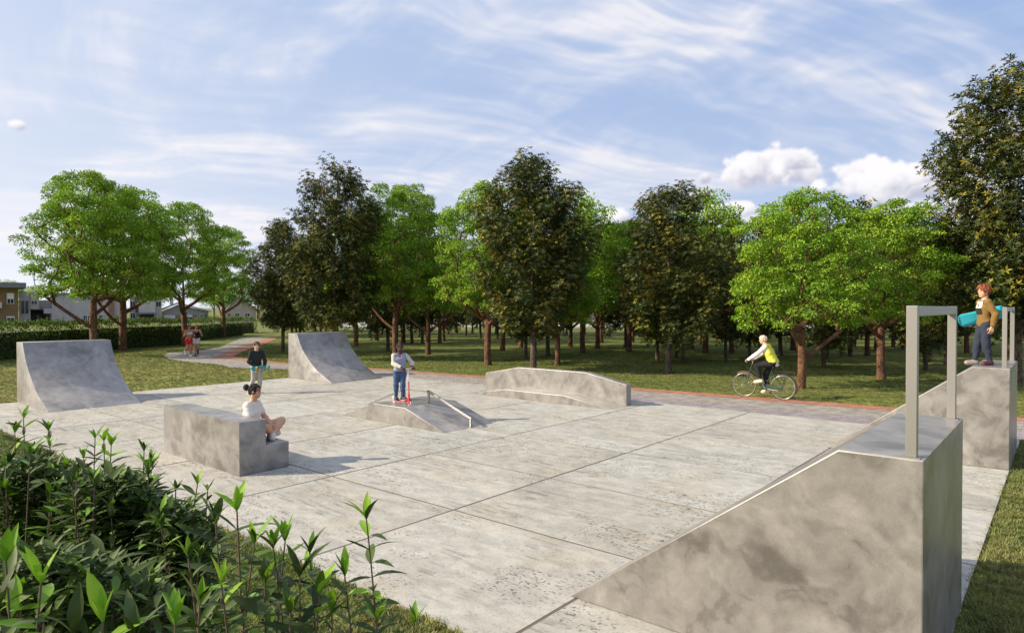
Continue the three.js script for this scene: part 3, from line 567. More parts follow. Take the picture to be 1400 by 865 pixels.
{
  const p = far(593, 92), o = thing('parked_car', 'white car parked on the street beyond the wood', 'car', [p.x, 0, p.z], YAW + 0.1), paint = new THREE.MeshPhysicalMaterial({ color: lin(0.72, 0.72, 0.72), roughness: 0.3, clearcoat: 1 }), gl = std(lin(0.02, 0.02, 0.025), 0.08), blk = std(lin(0.02, 0.02, 0.02), 0.8), chr = std(lin(0.5, 0.5, 0.5), 0.3, { metalness: 0.8 });
  mesh('body', prism([[-2.1, 0.3], [2.05, 0.3], [2.1, 0.62], [1.95, 0.82], [1.05, 0.92], [-1.75, 0.95], [-2.08, 0.85]], -0.85, 0.85, 0.06), paint, o);
  mesh('cabin_glass', prism([[1.02, 0.90], [0.45, 1.36], [-0.95, 1.40], [-1.7, 0.93]], -0.72, 0.72, 0.05), gl, o);
  mesh('roof', prism([[0.40, 1.36], [0.3, 1.43], [-0.85, 1.46], [-0.98, 1.40]], -0.70, 0.70, 0.03), paint, o);
  for (const x of [-1.3, 1.3]) for (const z of [-0.8, 0.8]) { const w = new THREE.Group(); w.name = 'wheel'; w.position.set(x, 0.31, z); o.add(w); mesh('tyre', new THREE.TorusGeometry(0.235, 0.085, 10, 24), blk, w); mesh('rim', new THREE.CylinderGeometry(0.19, 0.19, 0.12, 16).rotateX(Math.PI / 2), chr, w); }
}

// ---------------------------------------------------------------- grass blades on the near lawns
{
  const r = rng(808), blades = [];
  for (let i = 0; i < 11; i++) { const a = r() * 6.28, lean = 0.3 + r() * 0.9, L = 0.028 + r() * 0.032, p = V((r() - 0.5) * 0.07, 0, (r() - 0.5) * 0.07), d = V(Math.cos(a) * lean, 1, Math.sin(a) * lean).normalize(); blades.push([p, d, V(-d.y * Math.cos(a), lean, -d.y * Math.sin(a)).normalize(), L, 0.0065, [1, 1, 1], 0.1]); }
  const g = leafMesh(blades), spots = [];
  const zone = (x0, x1, z0, z1, dens, ok) => { const n = Math.round((x1 - x0) * (z1 - z0) * dens); for (let i = 0; i < n; i++) { const x = x0 + r() * (x1 - x0), z = z0 + r() * (z1 - z0); if (!ok || ok(x, z)) spots.push([x, z]); } };
  zone(-15, -1.5, SZ1 + 0.015, -1.6, 420); zone(-26, -15, SZ1 + 0.015, -1.0, 160);
  zone(SX1 + 0.015, 1.8, -15.8, -3.2, 420);
  const onPath = (x, z) => { let c = false; for (let i = 0, j = PATHPOLY.length - 1; i < PATHPOLY.length; j = i++) { const a = PATHPOLY[i], b = PATHPOLY[j]; if ((a.z > z) !== (b.z > z) && x < (b.x - a.x) * (z - a.z) / (b.z - a.z) + a.x) c = !c; } return c; };
  zone(-44, SX0 - 0.02, -24, -2, 50, (x, z) => !onPath(x, z));
  zone(SX0, 6, -32, -17.6, 50, (x, z) => !onPath(x, z) && r() < (z + 34) / 10);
  const mat = new THREE.MeshPhysicalMaterial({ color: 0xffffff, vertexColors: true, roughness: 0.8, transmission: 0.25, thickness: 0, side: THREE.DoubleSide }), im = new THREE.InstancedMesh(g, mat, spots.length), m4 = new THREE.Matrix4(), q = new THREE.Quaternion(), c = new THREE.Color();
  spots.forEach(([x, z], i) => {
    q.setFromAxisAngle(V(0, 1, 0), r() * 6.28); const s = 0.7 + r() * 0.9; m4.compose(V(x, GRASS_Y - 0.004, z), q, V(s, s * (0.7 + r() * 0.7), s)); im.setMatrixAt(i, m4);
    const dry = clamp((fbm(x * 0.5 + 40, z * 0.5 + 40, 4, 400) - 0.40) * 2.2 + (r() - 0.5) * 0.5), b = 0.8 + r() * 0.5; im.setColorAt(i, c.setRGB(mix(0.155, 0.29, dry) * b, mix(0.205, 0.265, dry) * b, mix(0.040, 0.095, dry) * b));
  });
  im.name = 'grass'; tag(im, 'short mown grass blades on the lawns beside the slab', 'grass', null, 'stuff'); scene.add(im);
}
// ---------------------------------------------------------------- foreground shrubs
{
  const r = rng(515);
  function leafGeo(bend, fold, twist) {                      // a pointed leaf 1 long and about 0.34 wide, arched and folded along its midrib
    const rows = 6, pos = [], idx = [], w = [0.015, 0.085, 0.13, 0.118, 0.062, 0.0], z = [0, 0.18, 0.4, 0.62, 0.84, 1];
    for (let i = 0; i < rows; i++) { const y = -bend * z[i] * z[i], tw = twist * z[i]; pos.push(-w[i] * Math.cos(tw), y + w[i] * (fold + Math.sin(tw)), z[i], 0, y, z[i], w[i] * Math.cos(tw), y + w[i] * (fold - Math.sin(tw)), z[i]); }
    for (let i = 0; i < rows - 1; i++) for (let k = 0; k < 2; k++) { const a = i * 3 + k, b = a + 1, c = a + 3, d = a + 4; idx.push(a, c, b, b, c, d); }
    const g = new THREE.BufferGeometry(); g.setAttribute('position', new THREE.Float32BufferAttribute(pos, 3)); g.setIndex(idx); g.computeVertexNormals(); return g;
  }
  const shapes = [leafGeo(0.10, 0.35, 0.1), leafGeo(0.28, 0.25, -0.15), leafGeo(0.02, 0.5, 0.2), leafGeo(0.42, 0.3, 0.05)];
  const leafMat = (c, t, rough = 0.55) => new THREE.MeshPhysicalMaterial({ color: lin(...c), roughness: rough, transmission: t, thickness: 0, side: THREE.DoubleSide, specularIntensity: 0.45 });
  const young = [leafMat([0.24, 0.46, 0.025], 0.5, 0.6), leafMat([0.30, 0.52, 0.03], 0.5, 0.6), leafMat([0.16, 0.34, 0.025], 0.45, 0.6)], old = [leafMat([0.050, 0.085, 0.016], 0.25), leafMat([0.070, 0.12, 0.020], 0.28), leafMat([0.085, 0.12, 0.038], 0.22), leafMat([0.036, 0.060, 0.016], 0.2)];
  const bark = std(lin(0.13, 0.085, 0.065), 0.8), foliageMat = new THREE.MeshPhysicalMaterial({ vertexColors: true, roughness: 0.55, transmission: 0.25, thickness: 0, side: THREE.DoubleSide, specularIntensity: 0.45 });
  const fg = shapes.map(s => s.toNonIndexed());
  function shrub(label, base, tips, fill, leafLen) {         // tips: [pixel x, pixel y, distance, how many leaf pairs show below the tip]
    const o = thing('leafy_shrub', label, 'shrub', [base.x, GRASS_Y, base.z], 0, 'shrubs on the near lawn'), m = new THREE.Matrix4(), q = new THREE.Quaternion(), foliage = [], q2 = new THREE.Quaternion();
    let count = 0; const col = [], merged = { p: [], n: [], c: [] };
    const leaf = (p, d, roll, L, isYoung, single) => {
      q.setFromUnitVectors(V(0, 0, 1), d); q2.setFromAxisAngle(V(0, 0, 1), roll); const f = V(0, 1, 0).applyQuaternion(q), k = Math.floor(r() * 4);
      // keep the upper face upwards, then roll a little
      const want = V(0, 1, 0).addScaledVector(d, -d.y).normalize(), an = Math.atan2(V().crossVectors(f, want).dot(d), f.dot(want)), qa = new THREE.Quaternion().setFromAxisAngle(d, Number.isFinite(an) ? an : 0); q.premultiply(qa).multiply(q2);
      const wide = 0.85 + r() * 0.35;
      if (single && count < 290) { count++; const e = mesh('leaf', shapes[k], isYoung ? young[Math.floor(r() * 3)] : old[Math.floor(r() * 4)], o); e.position.copy(p); e.quaternion.copy(q); e.scale.set(L * wide, L, L); return; }
      m.compose(p, q, V(L * wide, L, L)); const g = fg[k], P = g.attributes.position, N = g.attributes.normal, v = V(), nm = new THREE.Matrix3().getNormalMatrix(m), b = 0.65 + r() * 0.7, c = isYoung ? [0.15 * b, 0.30 * b, 0.025 * b] : [0.060 * b, 0.105 * b, 0.018 * b];
      for (let i = 0; i < P.count; i++) { v.fromBufferAttribute(P, i).applyMatrix4(m); merged.p.push(v.x, v.y, v.z); v.fromBufferAttribute(N, i).applyMatrix3(nm).normalize(); merged.n.push(v.x, v.y, v.z); merged.c.push(...c); }
    };
    for (const [px, py, D, pairs = 5, lime = 0.7] of tips) {
      const h = EYE - (py - HOR) / FOC * D, tip = far(px, D, h - GRASS_Y).sub(V(base.x, 0, base.z)), root = V(tip.x * 0.55 + (r() - 0.5) * 0.25, -0.05, tip.z * 0.55 + (r() - 0.5) * 0.25);
      const c1 = root.clone().lerp(tip, 0.5).add(V((r() - 0.5) * 0.2, 0.05, (r() - 0.5) * 0.2)), pt = t => root.clone().multiplyScalar((1 - t) * (1 - t)).addScaledVector(c1, 2 * t * (1 - t)).addScaledVector(tip, t * t);
      const crv = new THREE.QuadraticBezierCurve3(root, c1, tip), tg = new THREE.TubeGeometry(crv, 14, 1, 6), P = tg.attributes.position;
      for (let i = 0; i <= 14; i++) { const c = pt(i / 14), rad = mix(0.008, 0.0022, i / 14); for (let k = 0; k <= 6; k++) { const j = i * 7 + k; P.setXYZ(j, c.x + (P.getX(j) - c.x) * rad, c.y + (P.getY(j) - c.y) * rad, c.z + (P.getZ(j) - c.z) * rad); } }
      mesh('stem', tg, bark, o);
      const axis = tip.clone().sub(pt(0.93)).normalize(), L = leafLen * (0.85 + r() * 0.3), a0 = r() * 6.28;
      for (let k = 0; k < 4 + Math.floor(r() * 3); k++) { const a = a0 + k * 2.2, e = 0.35 + r() * 0.5; leaf(tip.clone(), V(Math.cos(a) * e, 1, Math.sin(a) * e).addScaledVector(axis, 0.6).normalize(), (r() - 0.5) * 0.6, L * (0.55 + r() * 0.5), r() < lime, true); }
      const step = 0.045 / tip.distanceTo(root) * (leafLen / 0.095);
      for (let k = 1; k <= pairs; k++) { const t = 1 - step * (k + 0.2), p = pt(Math.max(t, 0.2)); for (let s = 0; s < 2; s++) { const a = a0 + k * 1.57 + s * Math.PI + (r() - 0.5) * 0.5, up = 0.75 - k * 0.11 + (r() - 0.5) * 0.5; leaf(p, V(Math.cos(a), up, Math.sin(a)).normalize(), (r() - 0.5) * 0.9, L * (0.8 + r() * 0.4), r() < lime * (k < 2 ? 0.7 : k < 4 ? 0.28 : 0.06), k < 6); } }
    }
    for (const [px, py, D, sx, sh, sd, n] of fill) for (let i = 0; i < n; i++) {     // leaves inside the shrub: around a point, spread sideways, in height and in depth
      const d = D + (r() - 0.5) * 2 * sd, x = px + (r() + r() - 1) * sx, top = py + (r() - 0.5) * 30 + Math.abs(x - px) / sx * 22, h = Math.max(0.1, EYE - (top - HOR) / FOC * d - Math.pow(r(), 1.5) * sh), p = far(x, d, h - GRASS_Y).sub(V(base.x, 0, base.z));
      const a = r() * 6.28; leaf(p, V(Math.cos(a), 0.45 + (r() - 0.5) * 1.5, Math.sin(a)).normalize(), (r() - 0.5) * 1.0, leafLen * (0.7 + r() * 0.5), r() < 0.07, false);
    }
    if (merged.p.length) { const g = new THREE.BufferGeometry(); g.setAttribute('position', new THREE.Float32BufferAttribute(merged.p, 3)); g.setAttribute('normal', new THREE.Float32BufferAttribute(merged.n, 3)); g.setAttribute('color', new THREE.Float32BufferAttribute(merged.c, 3)); const f = mesh('foliage', g, foliageMat, o); f.userData.kind = 'stuff'; }
  }
  const gp = (px, D) => far(px, D);
  const around = (x0, x1, y, dy, D, dD, n) => Array.from({ length: n }, () => [mix(x0, x1, r()), y + (r() - 0.5) * 2 * dy, D + (r() - 0.5) * 2 * dD, 4 + Math.floor(r() * 3), 0.35 + r() * 0.5]);
  shrub('tall dense shrub with lime tips on the lawn before the first quarter pipe', gp(40, 3.5), [[30, 573, 3.5, 9, 0.8], [18, 592, 3.5, 9, 0.6], [66, 612, 3.4, 9, 0.7], [64, 590, 3.5, 9, 0.8], [4, 640, 3.2, 5], [45, 660, 3.1, 5], [88, 640, 3.2, 5], [-15, 600, 3.3, 5], ...around(-20, 105, 670, 55, 3.2, 0.35, 26)], [[45, 640, 3.4, 85, 1.1, 0.35, 6000]], 0.088);
  shrub('dense shrub with lime tips on the lawn beside the bench block', gp(150, 3.2), [[128, 600, 3.2, 9, 0.9], [140, 604, 3.1, 9, 0.9], [150, 610, 3.1, 5, 0.9], [112, 628, 3.1, 5], [195, 618, 3.05, 9, 0.85], [206, 640, 3.0, 5, 0.8], [165, 655, 3.0, 5], [122, 680, 2.9, 5], [176, 690, 2.9, 4], ...around(95, 225, 700, 55, 3.0, 0.35, 26)], [[150, 660, 3.1, 85, 1.1, 0.35, 6000]], 0.088);
  shrub('smaller dense shrub at the lawn edge with thin arching stems', gp(245, 3.0), [[238, 672, 2.9, 6, 0.7], [268, 664, 2.85, 5, 0.5], [282, 672, 2.9, 4, 0.4], [255, 700, 2.8, 5, 0.5], [228, 705, 2.8, 5], [276, 720, 2.8, 4], ...around(205, 290, 735, 45, 2.8, 0.3, 16)], [[235, 705, 2.95, 58, 1.0, 0.3, 3400]], 0.085);
  shrub('low shrub full of dark leaves filling the lawn corner', gp(90, 2.3), [[20, 760, 2.2, 6, 0.2], [110, 770, 2.2, 6, 0.3], [160, 790, 2.1, 6, 0.2], [70, 800, 2.1, 6, 0.15], [205, 800, 2.1, 5, 0.4], ...around(-10, 200, 810, 45, 2.15, 0.3, 18)], [[60, 765, 2.3, 150, 0.9, 0.35, 3800], [190, 800, 2.3, 60, 0.8, 0.3, 700]], 0.085);
  shrub('close leafy shrub with big lime shoots along the bottom of the lawn', gp(80, 1.45), [[4, 770, 1.4, 3, 0.9], [52, 800, 1.35, 2, 1.0], [137, 852, 1.3, 2, 1.0], [236, 858, 1.35, 2, 0.8], [-8, 835, 1.3, 3, 0.4], [95, 870, 1.3, 3, 0.4], [180, 880, 1.35, 3, 0.3]], [], 0.09);
  shrub('tall upright shrub shoot with lime leaves and dark lower leaves', gp(330, 1.85), [[322, 700, 1.85, 6, 0.75], [293, 718, 1.9, 3, 0.2], [346, 745, 1.8, 5, 0.4], [255, 765, 1.7, 5, 0.55], [300, 800, 1.65, 5, 0.4], [270, 830, 1.6, 4, 0.5]], [[290, 840, 1.8, 45, 0.5, 0.15, 60]], 0.098);
  shrub('upright leafy shrub between two taller shoots near the slab edge', gp(400, 1.9), [[388, 742, 1.9, 6, 0.6], [372, 752, 1.85, 5, 0.4], [422, 758, 1.9, 5, 0.4], [408, 790, 1.8, 5, 0.35], [360, 800, 1.75, 5, 0.3], [435, 815, 1.75, 5, 0.4], [395, 840, 1.7, 4, 0.3]], [[395, 860, 1.85, 50, 0.4, 0.15, 36]], 0.098);
  shrub('thin leaning shrub shoot with narrow leaves over the slab edge', gp(490, 1.95), [[500, 712, 1.95, 8, 0.45], [470, 790, 1.85, 6, 0.5], [452, 838, 1.8, 5, 0.5], [515, 850, 1.8, 4, 0.3], [565, 858, 1.75, 2, 0.8]], [], 0.095);
}
// ---------------------------------------------------------------- people
function nets(f, lo, hi, cell) {                             // smooth surface of f = 0 on a grid
  const n = [0, 1, 2].map(k => Math.ceil((hi[k] - lo[k]) / cell) + 1), [nx, ny, nz] = n, F = new Float32Array(nx * ny * nz), id = new Int32Array(nx * ny * nz).fill(-1), pos = [], idx = [];
  const at3 = (i, j, k) => (k * ny + j) * nx + i;
  const b = 5, far_ = cell * b * 0.5 * 1.75 + cell * 1.5;       // whole blocks far from the surface are filled at once
  for (let K = 0; K < nz; K += b) for (let Jj = 0; Jj < ny; Jj += b) for (let I = 0; I < nx; I += b) {
    const c = f(lo[0] + (I + b / 2) * cell, lo[1] + (Jj + b / 2) * cell, lo[2] + (K + b / 2) * cell), skip = Math.abs(c) > far_;
    for (let k = K; k < Math.min(nz, K + b); k++) for (let j = Jj; j < Math.min(ny, Jj + b); j++) for (let i = I; i < Math.min(nx, I + b); i++) F[at3(i, j, k)] = skip ? c : f(lo[0] + i * cell, lo[1] + j * cell, lo[2] + k * cell);
  }
  const C = [[0, 0, 0], [1, 0, 0], [0, 1, 0], [1, 1, 0], [0, 0, 1], [1, 0, 1], [0, 1, 1], [1, 1, 1]], E = [[0, 1], [0, 2], [0, 4], [1, 3], [1, 5], [2, 3], [2, 6], [3, 7], [4, 5], [4, 6], [5, 7], [6, 7]], v = new Float32Array(8);
  for (let k = 0; k < nz - 1; k++) for (let j = 0; j < ny - 1; j++) for (let i = 0; i < nx - 1; i++) {
    let m = 0; for (let c = 0; c < 8; c++) { v[c] = F[at3(i + C[c][0], j + C[c][1], k + C[c][2])]; if (v[c] < 0) m |= 1 << c; }
    if (m === 0 || m === 255) continue;
    let x = 0, y = 0, z = 0, s = 0;
    for (const [a, b] of E) if ((v[a] < 0) !== (v[b] < 0)) { const t = v[a] / (v[a] - v[b]); x += C[a][0] + (C[b][0] - C[a][0]) * t; y += C[a][1] + (C[b][1] - C[a][1]) * t; z += C[a][2] + (C[b][2] - C[a][2]) * t; s++; }
    id[at3(i, j, k)] = pos.length / 3; pos.push(lo[0] + (i + x / s) * cell, lo[1] + (j + y / s) * cell, lo[2] + (k + z / s) * cell);
  }
  const quad = (a, b, c, d, flip) => { if (a < 0 || b < 0 || c < 0 || d < 0) return; if (flip) idx.push(a, c, b, a, d, c); else idx.push(a, b, c, a, c, d); };
  for (let k = 1; k < nz - 1; k++) for (let j = 1; j < ny - 1; j++) for (let i = 1; i < nx - 1; i++) {
    const s = F[at3(i, j, k)] < 0;
    if (s !== F[at3(i + 1, j, k)] < 0) quad(id[at3(i, j - 1, k - 1)], id[at3(i, j, k - 1)], id[at3(i, j, k)], id[at3(i, j - 1, k)], !s);
    if (s !== F[at3(i, j + 1, k)] < 0) quad(id[at3(i - 1, j, k - 1)], id[at3(i - 1, j, k)], id[at3(i, j, k)], id[at3(i, j, k - 1)], !s);
    if (s !== F[at3(i, j, k + 1)] < 0) quad(id[at3(i - 1, j - 1, k)], id[at3(i, j - 1, k)], id[at3(i, j, k)], id[at3(i - 1, j, k)], !s);
  }
  const g = new THREE.BufferGeometry(); g.setAttribute('position', new THREE.Float32BufferAttribute(pos, 3)); g.setIndex(idx); g.computeVertexNormals(); return g;
}
const cap = (a, b, ra, rb = ra) => ({ a, b, ra, rb, d: b.clone().sub(a), l2: Math.max(1e-9, b.distanceToSquared(a)) });
const ell = (c, u, v, w, r) => ({ c, u, v, w, r });           // ellipsoid with its own axes
function prim(q, x, y, z) {
  if (q.d) { const X = x - q.a.x, Y = y - q.a.y, Z = z - q.a.z, t = clamp((X * q.d.x + Y * q.d.y + Z * q.d.z) / q.l2), dx = X - q.d.x * t, dy = Y - q.d.y * t, dz = Z - q.d.z * t; return Math.sqrt(dx * dx + dy * dy + dz * dz) - (q.ra + (q.rb - q.ra) * t); }
  const X = x - q.c.x, Y = y - q.c.y, Z = z - q.c.z, a = (X * q.u.x + Y * q.u.y + Z * q.u.z) / q.r[0], b = (X * q.v.x + Y * q.v.y + Z * q.v.z) / q.r[1], c = (X * q.w.x + Y * q.w.y + Z * q.w.z) / q.r[2], k = Math.sqrt(a * a + b * b + c * c);
  return (k - 1) * Math.min(q.r[0], q.r[1], q.r[2]);
}
function union(list, k, x, y, z) { let d = 1e3; for (const q of list) { const e = prim(q, x, y, z), h = Math.max(0, k - Math.abs(d - e)) / k; d = Math.min(d, e) - h * h * k * 0.25; } return d; }
function bounds(list, pad) {
  const lo = [1e9, 1e9, 1e9], hi = [-1e9, -1e9, -1e9], ax = ['x', 'y', 'z'];
  for (const q of list) for (const [p, r] of q.d ? [[q.a, q.ra], [q.b, q.rb]] : [[q.c, Math.max(...q.r)]]) ax.forEach((k, i) => { lo[i] = Math.min(lo[i], p[k] - r - pad); hi[i] = Math.max(hi[i], p[k] + r + pad); });
  return [lo, hi];
}
function skinMesh(list, k, cell, mod) { const [lo, hi] = bounds(list, cell * 3 + 0.01); return nets((x, y, z) => { const d = union(list, k, x, y, z); return mod ? mod(d, x, y, z) : d; }, lo, hi, cell); }
function paintGeo(g, fn) { const p = g.attributes.position, c = new Float32Array(p.count * 3); for (let i = 0; i < p.count; i++) c.set(fn(p.getX(i), p.getY(i), p.getZ(i)), i * 3); g.setAttribute('color', new THREE.BufferAttribute(c, 3)); return g; }
const skinMat = new THREE.MeshPhysicalMaterial({ vertexColors: true, roughness: 0.55, sheen: 0.2, sheenRoughness: 0.6 });
const clothBump = rep(T.fine, 0.25);
function cloth(c, rough = 0.9) { return new THREE.MeshPhysicalMaterial({ color: lin(...c), roughness: rough, sheen: 0.06, sheenRoughness: 0.8 }); }

// one figure: J holds its joints (y up, facing +z, its own left +x); H is its standing height
function person(label, pos, yaw, H, J, look, opt) {
  const o = thing('person', label, 'person', pos, yaw), hh = (opt.child ? 0.162 : 0.138) * H, up = look.up.clone().normalize(), fw = look.fw.clone().addScaledVector(up, -look.fw.dot(up)).normalize(), lf = V().crossVectors(up, fw);
  const hp = (a, b, c) => J.head.clone().addScaledVector(lf, a * hh).addScaledVector(up, b * hh).addScaledVector(fw, c * hh), G = (opt.girth || 1) * H;
  const sl = J.shL.clone().sub(J.shR).normalize(), hl = J.hipL.clone().sub(J.hipR).normalize(), sp = J.chest.clone().sub(J.pelvis).normalize(), w = (p, s, k) => p.clone().addScaledVector(s, k * H), waist = J.chest.clone().lerp(J.pelvis, 0.55);
  const torso = [cap(w(J.chest, sl, 0.048), w(waist, sl, 0.032), 0.054 * G, 0.047 * G), cap(w(J.chest, sl, -0.048), w(waist, sl, -0.032), 0.054 * G, 0.047 * G), cap(w(waist, hl, 0.030), w(J.pelvis, hl, 0.042), 0.047 * G, 0.057 * G), cap(w(waist, hl, -0.030), w(J.pelvis, hl, -0.042), 0.047 * G, 0.057 * G),
    cap(J.chest, J.pelvis, 0.056 * G, 0.062 * G), cap(J.shR.clone().lerp(J.shL, 0.08), J.shL.clone().lerp(J.shR, 0.08), 0.030 * G), cap(J.chest.clone().addScaledVector(sp, 0.03 * H), J.neck, 0.045 * G, 0.031 * G)];
  const arm = s => [cap(J['sh' + s], J['el' + s], 0.030 * G, 0.024 * G), cap(J['el' + s], J['wr' + s], 0.0245 * G, 0.0175 * G), cap(J['el' + s].clone().lerp(J['wr' + s], 0.12), J['el' + s].clone().lerp(J['wr' + s], 0.45), 0.0255 * G, 0.023 * G)];
  const leg = s => [cap(J['hip' + s], J['kn' + s], 0.058 * G, 0.036 * G), cap(J['kn' + s], J['an' + s], 0.034 * G, 0.022 * G), cap(J['kn' + s].clone().lerp(J['an' + s], 0.15), J['kn' + s].clone().lerp(J['an' + s], 0.45), 0.036 * G, 0.032 * G)];
  const foot = s => [cap(J['an' + s].clone(), J['he' + s], 0.022 * H, 0.022 * H), cap(J['he' + s], J['to' + s], 0.022 * H, 0.018 * H)];
  const P = { torso, armL: arm('L'), armR: arm('R'), legL: leg('L'), legR: leg('R'), footL: foot('L'), footR: foot('R'), neck: [cap(J.neck, hp(0, -0.22, -0.06), 0.032 * G, 0.031 * G)] };
  const all = [...torso, ...P.armL, ...P.armR, ...P.legL, ...P.legR, ...P.footL, ...P.footR, ...P.neck];
  const geos = [paintGeo(skinMesh(all, 0.022 * H, 0.013), () => opt.skin)];
  // head
  const skull = ell(hp(0, 0.13, -0.05), lf, up, fw, [0.33 * hh, 0.37 * hh, 0.41 * hh]), ax = [lf, up, fw];
  const head = [skull, ell(hp(0, -0.17, 0.09), ...ax, [0.245 * hh, 0.33 * hh, 0.275 * hh]), cap(hp(0, -0.20, -0.08), J.neck.clone().lerp(hp(0, -0.2, -0.08), 0.4), 0.20 * hh, 0.21 * hh), cap(hp(0, 0.06, 0.33), hp(0, -0.08, 0.40), 0.035 * hh, 0.055 * hh), cap(hp(0.12, -0.06, 0.24), hp(0.17, -0.10, 0.16), 0.08 * hh, 0.08 * hh), cap(hp(-0.12, -0.06, 0.24), hp(-0.17, -0.10, 0.16), 0.08 * hh), cap(hp(0.17, 0.11, 0.27), hp(-0.17, 0.11, 0.27), 0.05 * hh), cap(hp(0.07, -0.23, 0.31), hp(-0.07, -0.23, 0.31), 0.038 * hh), cap(hp(0, -0.40, 0.25), hp(0, -0.38, 0.2), 0.07 * hh, 0.09 * hh),
    ell(hp(0.335, -0.02, -0.04), ...ax, [0.04 * hh, 0.11 * hh, 0.07 * hh]), ell(hp(-0.335, -0.02, -0.04), ...ax, [0.04 * hh, 0.11 * hh, 0.07 * hh])];
  const eyeL = hp(0.135, 0.02, 0.335), eyeR = hp(-0.135, 0.02, 0.335), q = V();
  geos.push(paintGeo(skinMesh(head, 0.05 * hh, 0.0056, (d, x, y, z) => Math.max(d, -(Math.min(Math.hypot(x - eyeL.x, y - eyeL.y, z - eyeL.z), Math.hypot(x - eyeR.x, y - eyeR.y, z - eyeR.z)) - 0.055 * hh))), (x, y, z) => {
    q.set(x, y, z); const e = Math.min(q.distanceTo(eyeL), q.distanceTo(eyeR)); q.sub(J.head); const a = q.dot(lf) / hh, b = q.dot(up) / hh, c = q.dot(fw) / hh;
    if (c > 0.1 && e < 0.072 * hh) return e < 0.06 * hh && Math.abs(b - 0.02) < 0.045 ? [0.03, 0.02, 0.015] : opt.skin.map(s => s * 0.75);
    if (c > 0.15 && Math.abs(b - 0.135) < 0.025 && Math.abs(Math.abs(a) - 0.145) < 0.10) return opt.hair.map(s => s * 0.8 + 0.01);
    if (c > 0.2 && Math.abs(b + 0.235) < 0.045 && Math.abs(a) < 0.11) return [opt.skin[0] * 0.95, opt.skin[1] * 0.55, opt.skin[2] * 0.55];
    return opt.skin;
  }));
  // hands
  for (const s of ['L', 'R']) {
    const hd = opt['hand' + s] || {}, dir = (hd.dir || J['wr' + s].clone().sub(J['el' + s])).clone().normalize(), side0 = hd.thumb || V(0, 0, 1), side = side0.clone().addScaledVector(dir, -side0.dot(dir)).normalize(), palm = V().crossVectors(dir, side).multiplyScalar(s === 'L' ? 1 : -1), hs = 0.105 * H, curl = hd.curl ?? 0.45, wr = J['wr' + s];
    const pt = (a, b, c) => wr.clone().addScaledVector(dir, a * hs).addScaledVector(side, b * hs).addScaledVector(palm, c * hs), rr = Math.max(0.0062, 0.047 * hs), list = [];
    for (const b of [-0.17, -0.05, 0.06, 0.17]) list.push(cap(pt(0.02, b * 0.55, 0), pt(0.48, b, 0), 0.085 * hs, 0.075 * hs));
    [[-0.185, 0.34], [-0.065, 0.43], [0.06, 0.46], [0.185, 0.41]].forEach(([b, L]) => { let p = pt(0.48, b, 0), an = curl * 0.7; for (let k = 0; k < 3; k++) { const n = p.clone().addScaledVector(dir, Math.cos(an) * L * hs * 0.4).addScaledVector(palm, Math.sin(an) * L * hs * 0.4).addScaledVector(side, b * 0.03 * hs); list.push(cap(p, n, rr * (1 - k * 0.12), rr * (0.9 - k * 0.12))); p = n; an += curl; } });
    const t0 = pt(0.12, 0.14, 0.02), t1 = pt(0.32, 0.34, 0.10 + curl * 0.08), t2 = pt(0.52, 0.36 - curl * 0.08, 0.16 + curl * 0.16); list.push(cap(t0, t1, rr * 1.35, rr * 1.1), cap(t1, t2, rr * 1.1, rr * 0.9), cap(J['wr' + s].clone().addScaledVector(dir, -0.25 * hs), pt(0.08, 0, 0), 0.0165 * H, 0.085 * hs));
    geos.push(paintGeo(skinMesh(list, rr * 0.7, Math.max(0.0042, rr * 0.6)), () => opt.skin.map(c => c * 0.96)));
  }
  for (const g of geos) g.deleteAttribute('uv');
  mesh('body', mergeGeometries(geos), skinMat, o);
  // hair: shell over the skull, open at the face, with extra locks
  const hk = opt.hairThick ?? 0.05, shell = [ell(hp(0, 0.14, -0.07), ...ax, [(0.345 + hk) * hh, (0.375 + hk) * hh, (0.415 + hk) * hh])], face = ell(hp(0, opt.fringe ?? -0.20, 0.52), ...ax, [0.36 * hh, 0.50 * hh, 0.56 * hh]), low = opt.hairLow ?? -0.22;
  const extra = (opt.locks || []).map(([a, b, c, d, e, f, ra, rb]) => cap(hp(a, b, c), hp(d, e, f), ra * hh, (rb ?? ra) * hh)), ears = [ell(hp(0.38, -0.06, 0.0), ...ax, [0.12 * hh, 0.14 * hh, 0.10 * hh]), ell(hp(-0.38, -0.06, 0.0), ...ax, [0.12 * hh, 0.14 * hh, 0.10 * hh])];
  if (!opt.bald) mesh('hair', skinMesh([...shell, ...extra], 0.04 * hh, 0.008, (d, x, y, z) => {
    const n = (vn(x * 120 + y * 25 + 60, z * 120 - y * 30 + 60, 256, 256, 5) - 0.5) * 0.016 + (vn(x * 45 + y * 50 + 30, z * 45 + 30, 256, 256, 9) - 0.5) * 0.02; let s = Math.max(union(shell, 0.01, x, y, z) + n, -prim(face, x, y, z)); if (!opt.coverEars) s = Math.max(s, -prim(ears[0], x, y, z), -prim(ears[1], x, y, z));
    const b = (x - J.head.x) * up.x + (y - J.head.y) * up.y + (z - J.head.z) * up.z; s = Math.max(s, low * hh - b); if (extra.length) s = Math.min(s, union(extra, 0.02 * hh, x, y, z) + n); return s;
  }), std(lin(...opt.hair), 0.8), o);
  // clothes
  const wr = (x, y, z, a = 0.004) => (Math.sin(y * 55 + x * 21) * Math.sin(x * 47 - z * 33 + y * 19)) * a;
